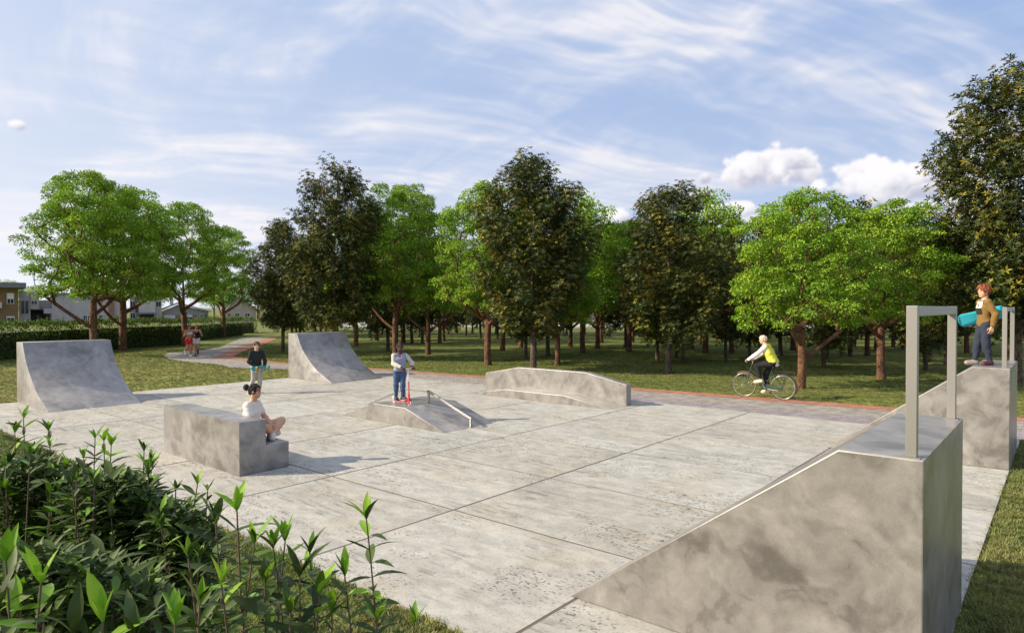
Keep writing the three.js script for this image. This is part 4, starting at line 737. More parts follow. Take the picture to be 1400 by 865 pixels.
  for (const c of opt.wear) {
    const list = [], t = V(); for (const k of c.on) { if (P[k]) list.push(...P[k]); else { const [nm, i] = k.split(':'); list.push(P[nm][+i]); } }
    if (c.more) list.push(...c.more(J, P, H));
    const grow = (c.grow ?? 0.010) * (H / 1.7) + 0.002;
    mesh(c.name, skinMesh(list.map(q => q.d ? { ...q, ra: q.ra + grow, rb: q.rb + grow } : q), (c.k ?? 0.018) * H, c.cell ?? 0.012, (d, x, y, z) => {
      let s = d + wr(x, y, z, c.wrinkle ?? 0.0035); if (c.cut) { t.set(x, y, z); for (const f of c.cut) s = Math.max(s, f(t, J, H)); } return s;
    }), c.mat, o);
  }
  return { o, hp, P };
}
const collar = (J, r = 0.07, h = 0.0) => (t => Math.hypot(t.x - J.neck.x, t.z - J.neck.z) < r ? t.y - J.neck.y - h : -1);
const below = (p, n) => (t => (t.x - p.x) * n.x + (t.y - p.y) * n.y + (t.z - p.z) * n.z);     // keeps the side the arrow n points away from
function stand(H, child) {                                   // upright joints of a figure of height H
  const b = child ? { hip: 0.49, kn: 0.27, sh: 0.775, el: 0.60, wr: 0.455, nk: 0.80, hd: 0.912, sw: 0.105, ch: 0.70, pv: 0.51 } : { hip: 0.515, kn: 0.285, sh: 0.805, el: 0.625, wr: 0.475, nk: 0.83, hd: 0.925, sw: 0.108, ch: 0.72, pv: 0.535 };
  const v = (x, y, z = 0) => V(x * H, y * H, z * H);
  return { pelvis: v(0, b.pv), chest: v(0, b.ch, 0.005), neck: v(0, b.nk), head: v(0, b.hd, 0.012), shL: v(b.sw, b.sh), shR: v(-b.sw, b.sh), elL: v(b.sw + 0.03, b.el, -0.01), elR: v(-b.sw - 0.03, b.el, -0.01), wrL: v(b.sw + 0.035, b.wr, 0.02), wrR: v(-b.sw - 0.035, b.wr, 0.02),
    hipL: v(0.05, b.hip), hipR: v(-0.05, b.hip), knL: v(0.055, b.kn, 0.01), knR: v(-0.055, b.kn, 0.01), anL: v(0.055, 0.048, -0.01), anR: v(-0.055, 0.048, -0.01), heL: v(0.055, 0.022, -0.02), heR: v(-0.055, 0.022, -0.02), toL: v(0.065, 0.018, 0.085), toR: v(-0.065, 0.018, 0.085) };
}
function footAt(J, s, an, fwd, H, pitch = 0) {              // puts an ankle, and the foot that goes with it
  J['an' + s] = an.clone(); const f = fwd.clone().normalize(); J['he' + s] = an.clone().add(V(0, -0.026 * H, 0)).addScaledVector(f, -0.012 * H).add(V(0, pitch * 0.03 * H, 0)); J['to' + s] = an.clone().add(V(0, -0.030 * H, 0)).addScaledVector(f, 0.092 * H).add(V(0, -pitch * 0.06 * H, 0));
}
const shoe = (mat, s) => ({ name: 'shoe', mat, on: ['foot' + s + ':0', 'foot' + s + ':1'], grow: 0.009, wrinkle: 0, cell: 0.0075, k: 0.012, more: (J, P, H) => [cap(J['he' + s].clone(), J['he' + s].clone().lerp(J['to' + s], 0.9), 0.025 * H, 0.022 * H)] });
const camYaw = (p, off = 0) => Math.atan2(-p.x, -p.z) + off; // facing the photographer, turned by off (positive: to the figure's left)
const dirYaw = (x, z) => Math.atan2(x, z);

// girl in black with a board
{
  const H = 1.50, p = at(350, 537.5), J = stand(H, false);
  J.hipL.z += 0.01; J.knR = V(-0.10, 0.42, 0.02); footAt(J, 'R', V(-0.20, 0.075, -0.03), V(-0.25, 0, 1), H); J.knL = V(0.075, 0.43, 0.06); footAt(J, 'L', V(0.07, 0.075, 0.06), V(0.15, 0, 1), H);
  J.elL = V(0.24, 0.94, 0.03); J.wrL = V(0.175, 0.76, 0.15); J.elR = V(-0.23, 0.93, 0.02); J.wrR = V(-0.02, 0.76, 0.18);
  person('girl in a black sweater and pale leggings holding a cyan skateboard', [p.x, 0, p.z], camYaw(p, 0.32), H, J, { up: V(0.02, 1, 0.03), fw: V(-0.2, -0.02, 1) }, { child: true, skin: [0.60, 0.36, 0.25], hair: [0.05, 0.028, 0.018], hairThick: 0.03, locks: [[0.22, -0.1, -0.25, 0.16, -0.45, -0.25, 0.12, 0.08], [-0.2, -0.1, -0.25, -0.16, -0.42, -0.25, 0.12, 0.08]],
    handL: { dir: V(-0.4, -0.5, 0.6), thumb: V(-0.3, 0.9, 0.3), curl: 0.75 }, handR: { dir: V(0.3, -0.6, 0.5), thumb: V(0.3, 0.9, 0.2), curl: 0.75 },
    wear: [{ name: 'sweater', mat: cloth([0.014, 0.018, 0.017]), on: ['torso', 'armL', 'armR'], grow: 0.013, cut: [t => 0.74 - t.y, collar(J, 0.065, 0.0)] }, { name: 'leggings', mat: cloth([0.40, 0.37, 0.34]), on: ['legL', 'legR', 'torso:2', 'torso:3'], grow: 0.007, cut: [t => t.y - 0.86, t => 0.10 - t.y] }, shoe(cloth([0.72, 0.71, 0.68], 0.6), 'L'), shoe(cloth([0.72, 0.71, 0.68], 0.6), 'R')] });
}
// boy on the scooter
const SCOOT = (() => { const c = at(549.5, 552.6, 0.392); return { c, yaw: Math.atan2(0, 1) }; })();
{
  const H = 1.25, c = SCOOT.c, J = stand(H, true), sd = 0.10, yaw = camYaw(c, 0.10); SCOOT.yaw = camYaw(c, 0.62); SCOOT.body = yaw;
  // scooter axes in the boy's own axes
  const a = SCOOT.yaw - yaw, f = V(Math.sin(a), 0, Math.cos(a)), up = t => V(f.x * t, 0, f.z * t); SCOOT.bar = 0.79;
  const bar = up(0.235), side = V(f.z, 0, -f.x), gl = bar.clone().addScaledVector(side, 0.135).setY(SCOOT.bar - sd + 0.005), gr = bar.clone().addScaledVector(side, -0.135).setY(SCOOT.bar - sd + 0.005);
  footAt(J, 'L', up(-0.03).addScaledVector(side, 0.035).setY(0.06), V(f.x + 0.1, 0, f.z), H); footAt(J, 'R', up(-0.17).addScaledVector(side, -0.045).setY(0.06), V(f.x - 0.4, 0, f.z), H);
  const sh = V(-0.05, 0, -0.03); for (const k of ['pelvis', 'chest', 'neck', 'head', 'shL', 'shR', 'hipL', 'hipR']) J[k].add(sh); J.knL = J.hipL.clone().lerp(J.anL, 0.5).add(V(0, 0.01, 0.05)); J.knR = J.hipR.clone().lerp(J.anR, 0.5).add(V(-0.01, 0.01, 0.03));
  const back = s => s.clone().addScaledVector(f, -0.055).add(V(0, 0.028, 0)); J.wrL = back(gl); J.wrR = back(gr); J.elL = J.shL.clone().lerp(J.wrL, 0.5).add(V(0.08, -0.05, -0.07)); J.elR = J.shR.clone().lerp(J.wrR, 0.5).add(V(-0.09, -0.05, -0.05));
  const jeans = cloth([0.055, 0.10, 0.21]), denim = cloth([0.25, 0.30, 0.39]), cream = cloth([0.54, 0.50, 0.45]);
  person('boy in a pale denim vest and blue jeans riding a scooter', [c.x, 0.39 + sd, c.z], yaw, H, J, { up: V(0, 1, 0.02), fw: V(0.05, -0.06, 1) }, { child: true, skin: [0.085, 0.034, 0.020], hair: [0.010, 0.008, 0.007], hairThick: 0.012, hairLow: -0.1, handL: { dir: f.clone().add(V(0, -0.25, 0)), thumb: side.clone().negate(), curl: 1.0 }, handR: { dir: f.clone().add(V(0, -0.25, 0)), thumb: side.clone(), curl: 1.0 },
    wear: [{ name: 'shirt', mat: cream, on: ['armL', 'armR'], grow: 0.016, cut: [ t => 0.035 - Math.min(t.distanceTo(J.wrL), t.distanceTo(J.wrR))] }, { name: 'vest', mat: denim, on: ['torso'], grow: 0.024, cut: [t => J.pelvis.y - 0.01 - t.y, collar(J, 0.06, -0.01), t => t.z > J.chest.z ? 0.022 - Math.abs(t.x - J.neck.x) - (J.neck.y - t.y) * -0.12 - Math.max(0, J.chest.y + 0.06 - t.y) * 5 : -1, t => Math.abs(t.x - J.chest.x) - 0.135] }, { name: 'undershirt', mat: cloth([0.55, 0.05, 0.16]), on: ['torso:6', 'torso:4', 'torso:0', 'torso:1'], grow: 0.012, cut: [t => J.chest.y - 0.05 - t.y, t => t.y - J.neck.y + 0.005] },
      { name: 'jeans', mat: jeans, on: ['legL', 'legR', 'torso:2', 'torso:3'], grow: 0.013, wrinkle: 0.006, cut: [t => t.y - J.pelvis.y - 0.03, t => 0.075 - t.y] }, shoe(cloth([0.015, 0.017, 0.03], 0.6), 'L'), shoe(cloth([0.015, 0.017, 0.03], 0.6), 'R')] });
}
// woman sitting cross legged on the bench step
{
  const H = 1.66, y0 = 0.40, p = V(-10.08, 0, -5.475), J = stand(H, false), yaw = dirYaw(0.80, -0.60);
  J.pelvis = V(0, 0.115, -0.02); J.chest = V(0, 0.40, 0.0); J.neck = V(0, 0.59, 0.02); J.head = V(0, 0.755, 0.055); J.shL = V(0.165, 0.54, 0.0); J.shR = V(-0.165, 0.54, 0.0);
  J.hipL = V(0.085, 0.105, 0.0); J.hipR = V(-0.085, 0.105, 0.0); J.knL = V(0.30, 0.235, 0.36); J.knR = V(-0.29, 0.215, 0.37);
  J.anL = V(-0.07, 0.07, 0.37); J.anR = V(0.09, 0.06, 0.27); J.heL = V(-0.10, 0.052, 0.345); J.toL = V(-0.22, 0.045, 0.43); J.heR = V(0.12, 0.050, 0.25); J.toR = V(0.24, 0.045, 0.33);
  J.elL = V(0.24, 0.30, 0.10); J.wrL = V(0.09, 0.17, 0.29); J.elR = V(-0.24, 0.30, 0.10); J.wrR = V(-0.08, 0.17, 0.30);
  const cream = cloth([0.72, 0.66, 0.60]), sleeve = s => J['sh' + s].clone().lerp(J['el' + s], 0.72);
  person('woman in a white T shirt sitting cross legged on the bench step', [p.x, y0, p.z], yaw, H, J, { up: V(0, 1, 0.05), fw: V(0.03, -0.03, 1) }, { skin: [0.56, 0.30, 0.18], hair: [0.012, 0.010, 0.010], hairThick: 0.03, hairLow: -0.36, locks: [[0, 0.26, -0.66, 0, 0.24, -0.64, 0.20, 0.20], [0, 0.16, -0.42, 0, 0.2, -0.55, 0.12, 0.12], [0, -0.15, -0.35, 0, -0.3, -0.28, 0.14, 0.08]],
    handL: { dir: V(-0.8, -0.3, 0.5), thumb: V(0.2, 0.8, 0.4), curl: 0.4 }, handR: { dir: V(0.8, -0.3, 0.4), thumb: V(-0.2, 0.8, 0.4), curl: 0.4 },
    wear: [{ name: 'shirt', mat: cream, on: ['torso', 'armL:0', 'armR:0'], grow: 0.018, cut: [t => 0.06 - t.y, collar(J, 0.085, 0.0), below(sleeve('L'), J.elL.clone().sub(J.shL).normalize()), below(sleeve('R'), J.elR.clone().sub(J.shR).normalize())].map((f, i) => i < 2 ? f : (t => Math.abs(t.x) > 0.165 || t.distanceTo(i === 2 ? J.elL : J.elR) < 0.09 ? (t.x > 0) === (i === 2) ? f(t) : -1 : -1)) },
      { name: 'shorts', mat: cloth([0.05, 0.05, 0.06]), on: ['legL:0', 'legR:0', 'torso:2', 'torso:3'], grow: 0.014, cut: [t => t.y - 0.20, t => Math.min(t.distanceTo(J.hipL), t.distanceTo(J.hipR)) - 0.17] }, shoe(cloth([0.62, 0.58, 0.54], 0.6), 'L'), shoe(cloth([0.62, 0.58, 0.54], 0.6), 'R')] });
}
// boy in mustard on the far bank ramp, board under his far arm
const MUST = (() => { const p = at(1347, 498.5, 1.57); return { p, yaw: dirYaw(-CY, SY) - 0.12 }; })();
{
  const H = 1.32, p = MUST.p, J = stand(H, true);
  J.shL.z += 0.02; J.elL = V(0.21, 0.82, -0.05); J.wrL = V(0.215, 0.625, 0.0); J.elR = V(-0.245, 0.845, -0.06); J.wrR = V(-0.225, 0.71, 0.12);
  J.knL = V(0.085, 0.365, 0.03); footAt(J, 'L', V(0.10, 0.066, -0.03), V(0.3, 0, 1), H); J.knR = V(-0.075, 0.365, 0.06); footAt(J, 'R', V(-0.085, 0.066, 0.10), V(-0.1, 0, 1), H);
  const must = cloth([0.20, 0.115, 0.03]), jeans = cloth([0.022, 0.03, 0.055]);
  const q = person('boy in a mustard sweater and dark jeans on the bank ramp, skateboard under arm', [p.x, 1.57, p.z], MUST.yaw, H, J, { up: V(0, 1, 0.02), fw: V(0.12, -0.05, 1) }, { child: true, skin: [0.66, 0.38, 0.26], hair: [0.20, 0.055, 0.016], hairThick: 0.07, hairLow: -0.34, fringe: -0.27, locks: [[0.3, 0.05, 0.05, 0.33, -0.22, 0.0, 0.09, 0.05], [-0.3, 0.05, 0.05, -0.33, -0.22, 0.0, 0.09, 0.05], [0.1, 0.42, 0.25, 0.2, 0.2, 0.38, 0.10, 0.05], [-0.1, 0.42, 0.25, -0.16, 0.22, 0.40, 0.10, 0.05]], handL: { thumb: V(0, 0, 1), curl: 0.45 }, handR: { dir: V(0.25, -0.75, 0.35), thumb: V(0, 0.3, 1), curl: 0.6 },
    wear: [{ name: 'sweater', mat: must, on: ['torso', 'armL', 'armR'], grow: 0.016, wrinkle: 0.004, cut: [t => 0.625 - t.y, collar(J, 0.065, 0.005), t => 0.03 - Math.min(t.distanceTo(J.wrL), t.distanceTo(J.wrR))] },
      { name: 'jeans', mat: jeans, on: ['legL', 'legR', 'torso:2', 'torso:3'], grow: 0.012, wrinkle: 0.005, cut: [t => t.y - 0.73, t => 0.055 - t.y] }, shoe(cloth([0.09, 0.02, 0.03], 0.6), 'L'), shoe(cloth([0.30, 0.24, 0.22], 0.6), 'R')] });
  // print on the chest: a white square above a black one
  const pr = (name, y0, y1, col) => { const g = new THREE.PlaneGeometry(0.17, y1 - y0, 12, 8), P = g.attributes.position; for (let i = 0; i < P.count; i++) { const x = P.getX(i) - 0.0, y = P.getY(i) + (y0 + y1) / 2; let z = 0.35; const L = [...q.P.torso].map(c => ({ ...c, ra: c.ra + 0.0148, rb: c.rb + 0.0148 })); for (let k = 0; k < 60; k++) { const d = union(L, 0.04, x, y, z); if (d < 0.002) break; z -= Math.max(0.001, d * 0.7); } P.setXYZ(i, x, y, z + 0.004); } g.computeVertexNormals(); mesh(name, g, col, q.o); };
  pr('chest_print', 0.93, 1.04, cloth([0.66, 0.62, 0.58])); pr('chest_print_dark', 0.83, 0.929, cloth([0.015, 0.015, 0.016]));
  const mk = [[-0.03, 1.0], [0.0, 0.985], [0.02, 0.965]]; mk.forEach(([x, y], i) => { const g = new THREE.CircleGeometry(0.009 + i * 0.003, 10); g.translate(x, y, 0.0); const L = [...q.P.torso].map(c => ({ ...c, ra: c.ra + 0.0148, rb: c.rb + 0.0148 })); let z = 0.35; for (let k = 0; k < 60; k++) { const d = union(L, 0.04, x, y, z); if (d < 0.002) break; z -= Math.max(0.001, d * 0.7); } g.translate(0, 0, z + 0.0075); mesh('print_mark', g, cloth([0.02, 0.02, 0.02]), q.o); });
}
// two joggers
for (const [px, py, label, top, low, hair, yawOff, ph] of [[257.5, 487, 'woman jogging in red shorts and a white sports top', [0.60, 0.55, 0.55], [0.50, 0.012, 0.025], [0.03, 0.015, 0.01], 0.25, 1], [267.5, 486, 'woman jogging in white shorts and a black tank top', [0.014, 0.012, 0.018], [0.70, 0.68, 0.68], [0.30, 0.15, 0.06], 0.1, -1]]) {
  const H = 1.66, p = at(px, py), J = stand(H, false), F = ph > 0 ? 'L' : 'R', B = ph > 0 ? 'R' : 'L', sf = ph;                     // F: the supporting leg
  for (const k of ['chest', 'neck', 'head', 'shL', 'shR']) J[k].z += (J[k].y - 0.85) * 0.14;
  J['kn' + F] = V(0.07 * sf, 0.475, 0.10); footAt(J, F, V(0.06 * sf, 0.08, 0.03), V(0, 0, 1), H); J['kn' + B] = V(-0.08 * sf, 0.46, 0.06); footAt(J, B, V(-0.10 * sf, 0.30, -0.30), V(0, -0.9, 0.5), H, 0.3);
  J['el' + F] = J['sh' + F].clone().add(V(0.09 * sf, -0.24, -0.13)); J['wr' + F] = J['el' + F].clone().add(V(-0.03 * sf, -0.05, 0.24)); J['el' + B] = J['sh' + B].clone().add(V(-0.09 * sf, -0.27, 0.06)); J['wr' + B] = J['el' + B].clone().add(V(0.10 * sf, 0.16, 0.18));
  const white = ph > 0;
  person(label, [p.x, -0.012, p.z], camYaw(p, yawOff), H, J, { up: V(0, 1, 0.06), fw: V(0.05, -0.05, 1) }, { skin: white ? [0.42, 0.19, 0.10] : [0.52, 0.27, 0.16], hair, hairThick: 0.03, hairLow: -0.2, locks: [[0, 0.15, -0.42, 0, -0.25, -0.55, 0.13, 0.07]], handL: { curl: 0.9 }, handR: { curl: 0.9 },
    wear: [{ name: white ? 'sports_top' : 'tank_top', mat: cloth(top), on: ['torso'], grow: 0.012, cut: [t => (white ? 1.13 : 0.92) - t.y, t => t.y - 1.31 + Math.abs(Math.abs(t.x) - 0.09) * 0.9, t => Math.abs(t.x) - 0.155] }, { name: 'shorts', mat: cloth(low), on: ['legL:0', 'legR:0', 'torso:2', 'torso:3'], grow: 0.014, k: 0.008, cut: [t => t.y - 0.95, t => 0.64 - t.y] }, shoe(cloth(white ? [0.7, 0.68, 0.62] : [0.03, 0.02, 0.03], 0.6), 'L'), shoe(cloth(white ? [0.7, 0.68, 0.62] : [0.03, 0.02, 0.03], 0.6), 'R')] });
}
// cyclist (the bicycle itself is built below; its axes: +z ahead)
const BIKE = { p: V(-6.44, -0.008, -18.56), yaw: dirYaw(-1, 0.02) };
{
  const H = 1.66, J = stand(H, false);
  J.pelvis = V(0, 1.02, -0.26); J.chest = V(0, 1.30, -0.13); J.neck = V(0, 1.475, -0.05); J.head = V(0, 1.625, 0.03); J.shL = V(0.165, 1.43, -0.08); J.shR = V(-0.165, 1.43, -0.08);
  J.hipL = V(0.08, 0.99, -0.24); J.hipR = V(-0.08, 0.99, -0.24); J.knL = V(0.10, 0.93, 0.17); J.knR = V(-0.10, 0.66, -0.02);
  footAt(J, 'L', V(0.105, 0.525, 0.05), V(0, -0.15, 1), H); footAt(J, 'R', V(-0.105, 0.245, -0.08), V(0, -0.2, 1), H);
  J.elL = V(0.24, 1.24, 0.10); J.wrL = V(0.255, 1.085, 0.325); J.elR = V(-0.24, 1.24, 0.10); J.wrR = V(-0.255, 1.085, 0.325);
  const white = cloth([0.74, 0.72, 0.70]), yel = cloth([0.62, 0.60, 0.07], 0.7), blk = cloth([0.012, 0.012, 0.015]);
  person('cyclist in a yellow vest over white sleeves and black trousers', [BIKE.p.x, BIKE.p.y, BIKE.p.z], BIKE.yaw, H, J, { up: V(0, 1, 0.1), fw: V(0, -0.12, 1) }, { skin: [0.62, 0.36, 0.25], hair: [0.62, 0.52, 0.38], hairThick: 0.045, hairLow: -0.28, handL: { dir: V(-0.1, -0.35, 1), thumb: V(-1, 0.1, 0), curl: 0.95 }, handR: { dir: V(0.1, -0.35, 1), thumb: V(1, 0.1, 0), curl: 0.95 },
    wear: [{ name: 'shirt', mat: white, on: ['torso', 'armL', 'armR'], grow: 0.016, cut: [t => 0.955 - t.y, collar(J, 0.075, 0.0), t => 0.03 - Math.min(t.distanceTo(J.wrL), t.distanceTo(J.wrR))] }, { name: 'vest', mat: yel, on: ['torso'], grow: 0.034, wrinkle: 0.006, cut: [t => 1.00 - t.y - (t.z + 0.26) * 0.2, collar(J, 0.08, -0.01), t => Math.abs(t.x) - 0.185] },
      { name: 'trousers', mat: blk, on: ['legL', 'legR', 'torso:2', 'torso:3'], grow: 0.014, cut: [t => t.y - 1.07, t => 0.05 - Math.min(t.distanceTo(J.anL), t.distanceTo(J.anR))] }, shoe(cloth([0.66, 0.60, 0.45], 0.6), 'L'), shoe(cloth([0.66, 0.60, 0.45], 0.6), 'R')] });
}
// ---------------------------------------------------------------- bicycle, scooter, boards
{
  const o = thing('bicycle', 'dark green upright city bicycle ridden along the orange path border', 'bicycle', [BIKE.p.x, BIKE.p.y, BIKE.p.z], BIKE.yaw), R = 0.345, zf = 0.545, zr = -0.515;
  const green = new THREE.MeshPhysicalMaterial({ color: lin(0.03, 0.06, 0.03), roughness: 0.3, clearcoat: 0.6 }), blk = std(lin(0.02, 0.02, 0.02), 0.7), wall = std(lin(0.07, 0.065, 0.055), 0.7), chrome = std(lin(0.6, 0.58, 0.55), 0.3, { metalness: 0.7 }), whiteM = std(lin(0.7, 0.7, 0.7), 0.5), brownM = std(lin(0.2, 0.1, 0.05), 0.6);
  for (const z of [zf, zr]) {
    const w = new THREE.Group(); w.name = 'wheel'; w.position.set(0, R, z); o.add(w);
    mesh('tyre', new THREE.TorusGeometry(R - 0.012, 0.0125, 10, 48).rotateY(Math.PI / 2), wall, w); mesh('rim', new THREE.TorusGeometry(R - 0.030, 0.007, 8, 48).rotateY(Math.PI / 2), chrome, w); mesh('hub', tube(V(-0.045, 0, 0), V(0.045, 0, 0), 0.018), chrome, w);
    const sp = []; for (let k = 0; k < 28; k++) { const a = k / 28 * 6.283, b = a + (k % 2 ? 0.5 : -0.5), x = k % 2 ? 0.03 : -0.03; sp.push(tube(V(x, Math.cos(b) * 0.02, Math.sin(b) * 0.02), V(0, Math.cos(a) * (R - 0.038), Math.sin(a) * (R - 0.038)), 0.0014, 0.0014, 4)); }
    mesh('spokes', merge(sp), chrome, w);
    const arc = (a0, a1) => Array.from({ length: 14 }, (_, k) => { const a = mix(a0, a1, k / 13); return V(0, R + Math.cos(a) * (R + 0.022), z + Math.sin(a) * (R + 0.022)); });
    mesh('mudguard', path3(arc(z > 0 ? -1.75 : -2.0, z > 0 ? 0.55 : 1.0), 0.016, 30, 6), z > 0 ? brownM : blk, o);
  }
  const bb = V(0, 0.29, -0.06), seatT = V(0, 0.86, -0.24), headT = V(0, 0.93, 0.32), headB = V(0, 0.66, 0.40);
  const fr = [tube(bb, seatT, 0.016), path3([headB.clone().lerp(headT, 0.1), V(0, 0.48, 0.22), V(0, 0.36, 0.06), bb], 0.018, 20), path3([headB.clone().lerp(headT, 0.45), V(0, 0.62, 0.16), V(0, 0.50, -0.02), V(0, 0.50, -0.13)], 0.015, 20), tube(headB, headT, 0.019)];
  for (const s of [-1, 1]) fr.push(tube(bb.clone().add(V(0.03 * s, 0, 0)), V(0.06 * s, R, zr), 0.010), tube(seatT.clone().add(V(0.015 * s, -0.12, 0.02)), V(0.06 * s, R, zr), 0.008));
  mesh('frame', merge(fr), green, o);
  mesh('fork', merge([-1, 1].map(s => path3([headB.clone().add(V(0.01 * s, 0, 0)), V(0.05 * s, 0.58, 0.43), V(0.055 * s, 0.45, 0.475), V(0.055 * s, R, zf)], 0.010, 14))), green, o);
  mesh('handlebar', merge([tube(headT, V(0, 1.04, 0.29), 0.012), path3([V(-0.27, 1.075, 0.24), V(-0.26, 1.078, 0.36), V(-0.16, 1.06, 0.44), V(0, 1.045, 0.36), V(0.16, 1.06, 0.44), V(0.26, 1.078, 0.36), V(0.27, 1.075, 0.24)], 0.011, 40)]), chrome, o);
  for (const s of [-1, 1]) mesh('grip', tube(V(0.27 * s, 1.075, 0.23), V(0.263 * s, 1.078, 0.34), 0.017), blk, o);
  mesh('bell', new THREE.SphereGeometry(0.028, 12, 8).translate(-0.12, 1.08, 0.43), whiteM, o);
  mesh('saddle', skinMesh([cap(V(0.07, 0.945, -0.36), V(-0.07, 0.945, -0.36), 0.035), cap(V(0, 0.945, -0.34), V(0, 0.95, -0.10), 0.040, 0.018)], 0.05, 0.008), whiteM, o); mesh('seat_post', tube(seatT.clone().add(V(0, -0.05, 0.015)), V(0, 0.93, -0.265), 0.012), chrome, o);
  const rk = []; for (const s of [-1, 1]) rk.push(tube(V(0.06 * s, 0.77, -0.32), V(0.06 * s, 0.77, -0.80), 0.009), tube(V(0.06 * s, 0.77, -0.62), V(0.062 * s, R, zr), 0.008)); for (const z of [-0.34, -0.48, -0.62, -0.79]) rk.push(tube(V(-0.06, 0.77, z), V(0.06, 0.77, z), 0.006)); mesh('rear_rack', merge(rk), blk, o);
  mesh('rear_light', box(-0.03, 0.03, 0.72, 0.77, -0.83, -0.81), std(lin(0.35, 0.02, 0.02), 0.3), o);
  mesh('chain_case', prism([[-0.18, -0.07], [0.42, -0.04], [0.42, 0.04], [0.0, 0.10], [-0.16, 0.08]], 0.036, 0.052, 0.004).rotateY(Math.PI / 2).translate(0, 0.31, -0.10), green, o);
  const cr = [[1, V(0.075, 0.435, 0.035)], [-1, V(-0.075, 0.155, -0.135)]]; mesh('crank', merge(cr.map(([s, e]) => tube(V(0.068 * s, 0.29, -0.06), e, 0.009)).concat([tube(V(-0.07, 0.29, -0.06), V(0.07, 0.29, -0.06), 0.012)])), chrome, o);
  for (const [s, e] of cr) mesh('pedal', box(e.x + (s > 0 ? 0.005 : -0.085), e.x + (s > 0 ? 0.085 : -0.005), e.y - 0.010, e.y + 0.010, e.z - 0.035, e.z + 0.045, 0.004), blk, o);
  mesh('kickstand', tube(V(0.05, 0.27, -0.12), V(0.075, 0.25, -0.40), 0.008), chrome, o);
}
{
  const c = SCOOT.c, o = thing('kick_scooter', 'red and white kick scooter under the boy on the fun box', 'scooter', [c.x, 0.391, c.z], SCOOT.yaw), red = std(lin(0.62, 0.05, 0.06), 0.35), white = std(lin(0.72, 0.70, 0.70), 0.4), rub = std(lin(0.70, 0.68, 0.64), 0.6), pink = std(lin(0.60, 0.16, 0.17), 0.4);
  mesh('deck', box(-0.055, 0.055, 0.068, 0.098, -0.27, 0.14, 0.012), red, o); mesh('deck_grip', box(-0.048, 0.048, 0.0985, 0.1005, -0.25, 0.12), rub, o);
  for (const z of [-0.30, 0.27]) { const w = new THREE.Group(); w.name = 'wheel'; w.position.set(0, 0.052, z); o.add(w); mesh('tyre', new THREE.TorusGeometry(0.037, 0.015, 10, 24).rotateY(Math.PI / 2), white, w); mesh('rim', new THREE.CylinderGeometry(0.026, 0.026, 0.022, 16).rotateZ(Math.PI / 2), red, w); }
  mesh('neck', merge([tube(V(0, 0.085, 0.12), V(0, 0.17, 0.245), 0.020, 0.016), tube(V(0, 0.055, 0.268), V(0, 0.25, 0.240), 0.022)]), red, o); mesh('fork', merge([-1, 1].map(s => box(s * 0.03 - 0.005, s * 0.03 + 0.005, 0.03, 0.13, 0.25, 0.285))), red, o);
  mesh('stem', tube(V(0, 0.24, 0.242), V(0, 0.52, 0.232), 0.018), pink, o); mesh('stem_upper', tube(V(0, 0.515, 0.232), V(0, 0.80, 0.222), 0.0145), white, o); mesh('handlebar', tube(V(-0.165, 0.79, 0.222), V(0.165, 0.79, 0.222), 0.011), white, o);
  for (const s of [-1, 1]) mesh('grip', tube(V(0.08 * s, 0.79, 0.222), V(0.185 * s, 0.79, 0.222), 0.016), std(lin(0.05, 0.05, 0.05), 0.8), o);
  mesh('rear_brake', path3([V(0, 0.10, -0.25), V(0, 0.125, -0.29), V(0, 0.115, -0.345)], 0.022, 8, 8), white, o);
}
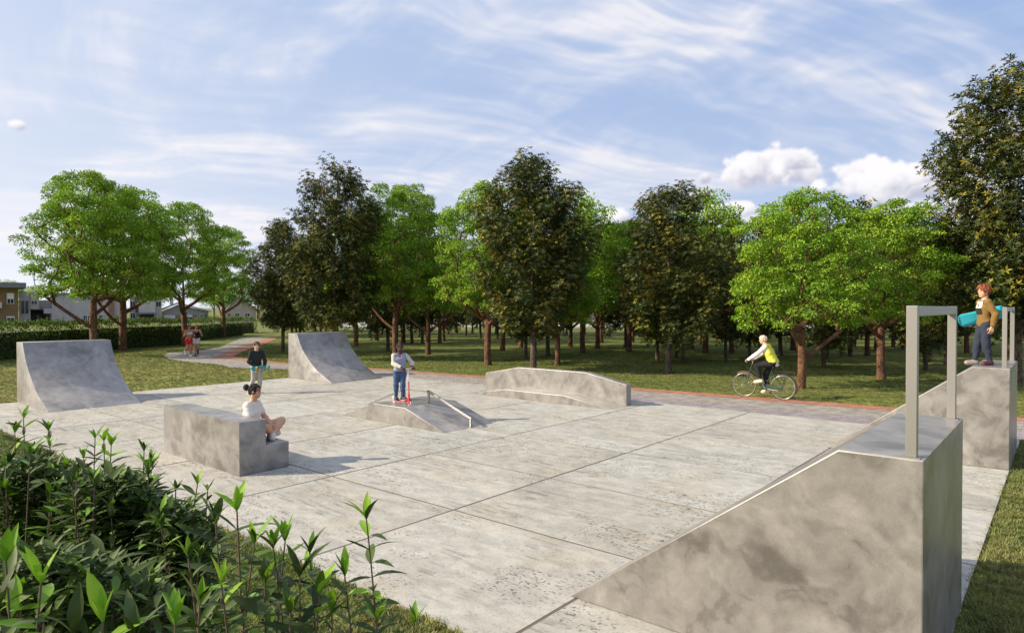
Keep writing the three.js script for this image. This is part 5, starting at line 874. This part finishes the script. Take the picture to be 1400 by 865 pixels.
function board(name, label, L, W, deckC, wheelC, truckC) {   // a skateboard lying along z, wheels down
  const o = thing(name, label, 'skateboard'), s = new THREE.Shape(), w = W / 2, l = L / 2 - w;
  s.absarc(0, l, w, 0, Math.PI); s.absarc(0, -l, w, Math.PI, 2 * Math.PI);
  const g = new THREE.ExtrudeGeometry(s, { depth: 0.006, bevelEnabled: true, bevelSize: 0.003, bevelThickness: 0.003, bevelSegments: 2, curveSegments: 14, steps: 1 }); g.rotateX(-Math.PI / 2);
  const P = g.attributes.position; for (let i = 0; i < P.count; i++) { const t = Math.abs(P.getZ(i)) / (L / 2); P.setY(i, P.getY(i) + Math.pow(Math.max(0, t - 0.62) / 0.38, 2) * 0.05); } g.computeVertexNormals();
  mesh('deck', g, std(lin(...deckC), 0.4), o);
  for (const z of [-L * 0.27, L * 0.27]) { mesh('truck', merge([box(-0.02, 0.02, -0.022, -0.002, z - 0.035, z + 0.035), tube(V(-W * 0.42, -0.035, z), V(W * 0.42, -0.035, z), 0.008)]), std(lin(...truckC), 0.4), o); for (const x of [-1, 1]) mesh('wheel', new THREE.CylinderGeometry(0.028, 0.028, 0.036, 18).rotateZ(Math.PI / 2).translate(x * W * 0.42, -0.035, z), std(lin(...wheelC), 0.5), o); }
  return o;
}
{
  const p = at(350, 537.5), yaw = camYaw(p, 0.32), b = board('skateboard', 'small cyan skateboard with yellow wheels held by the girl in black', 0.56, 0.155, [0.02, 0.38, 0.45], [0.60, 0.48, 0.06], [0.5, 0.4, 0.08]);
  const q = new THREE.Quaternion().setFromEuler(new THREE.Euler(0, yaw, 0)), off = V(0.055, 0.735, 0.235).applyQuaternion(q); b.position.set(p.x + off.x, off.y, p.z + off.z);
  b.quaternion.copy(q).multiply(new THREE.Quaternion().setFromEuler(new THREE.Euler(0, Math.PI / 2, 0.03))).multiply(new THREE.Quaternion().setFromEuler(new THREE.Euler(0, 0, -1.15)));
  const m = MUST.p, c = board('skateboard', 'long cyan skateboard under the arm of the boy in mustard', 0.80, 0.21, [0.03, 0.40, 0.50], [0.70, 0.62, 0.20], [0.5, 0.5, 0.5]), q2 = new THREE.Quaternion().setFromEuler(new THREE.Euler(0, MUST.yaw, 0)), o2 = V(-0.19, 0.79, -0.05).applyQuaternion(q2);
  c.position.set(m.x + o2.x, 1.57 + o2.y, m.z + o2.z); c.quaternion.copy(q2).multiply(new THREE.Quaternion().setFromEuler(new THREE.Euler(0.24, 0.05, 0))).multiply(new THREE.Quaternion().setFromEuler(new THREE.Euler(0, 0, -1.42)));
}
scene.traverse(o => { if (o.isMesh) { o.castShadow = true; o.receiveShadow = true; } });
renderer.render(scene, camera);
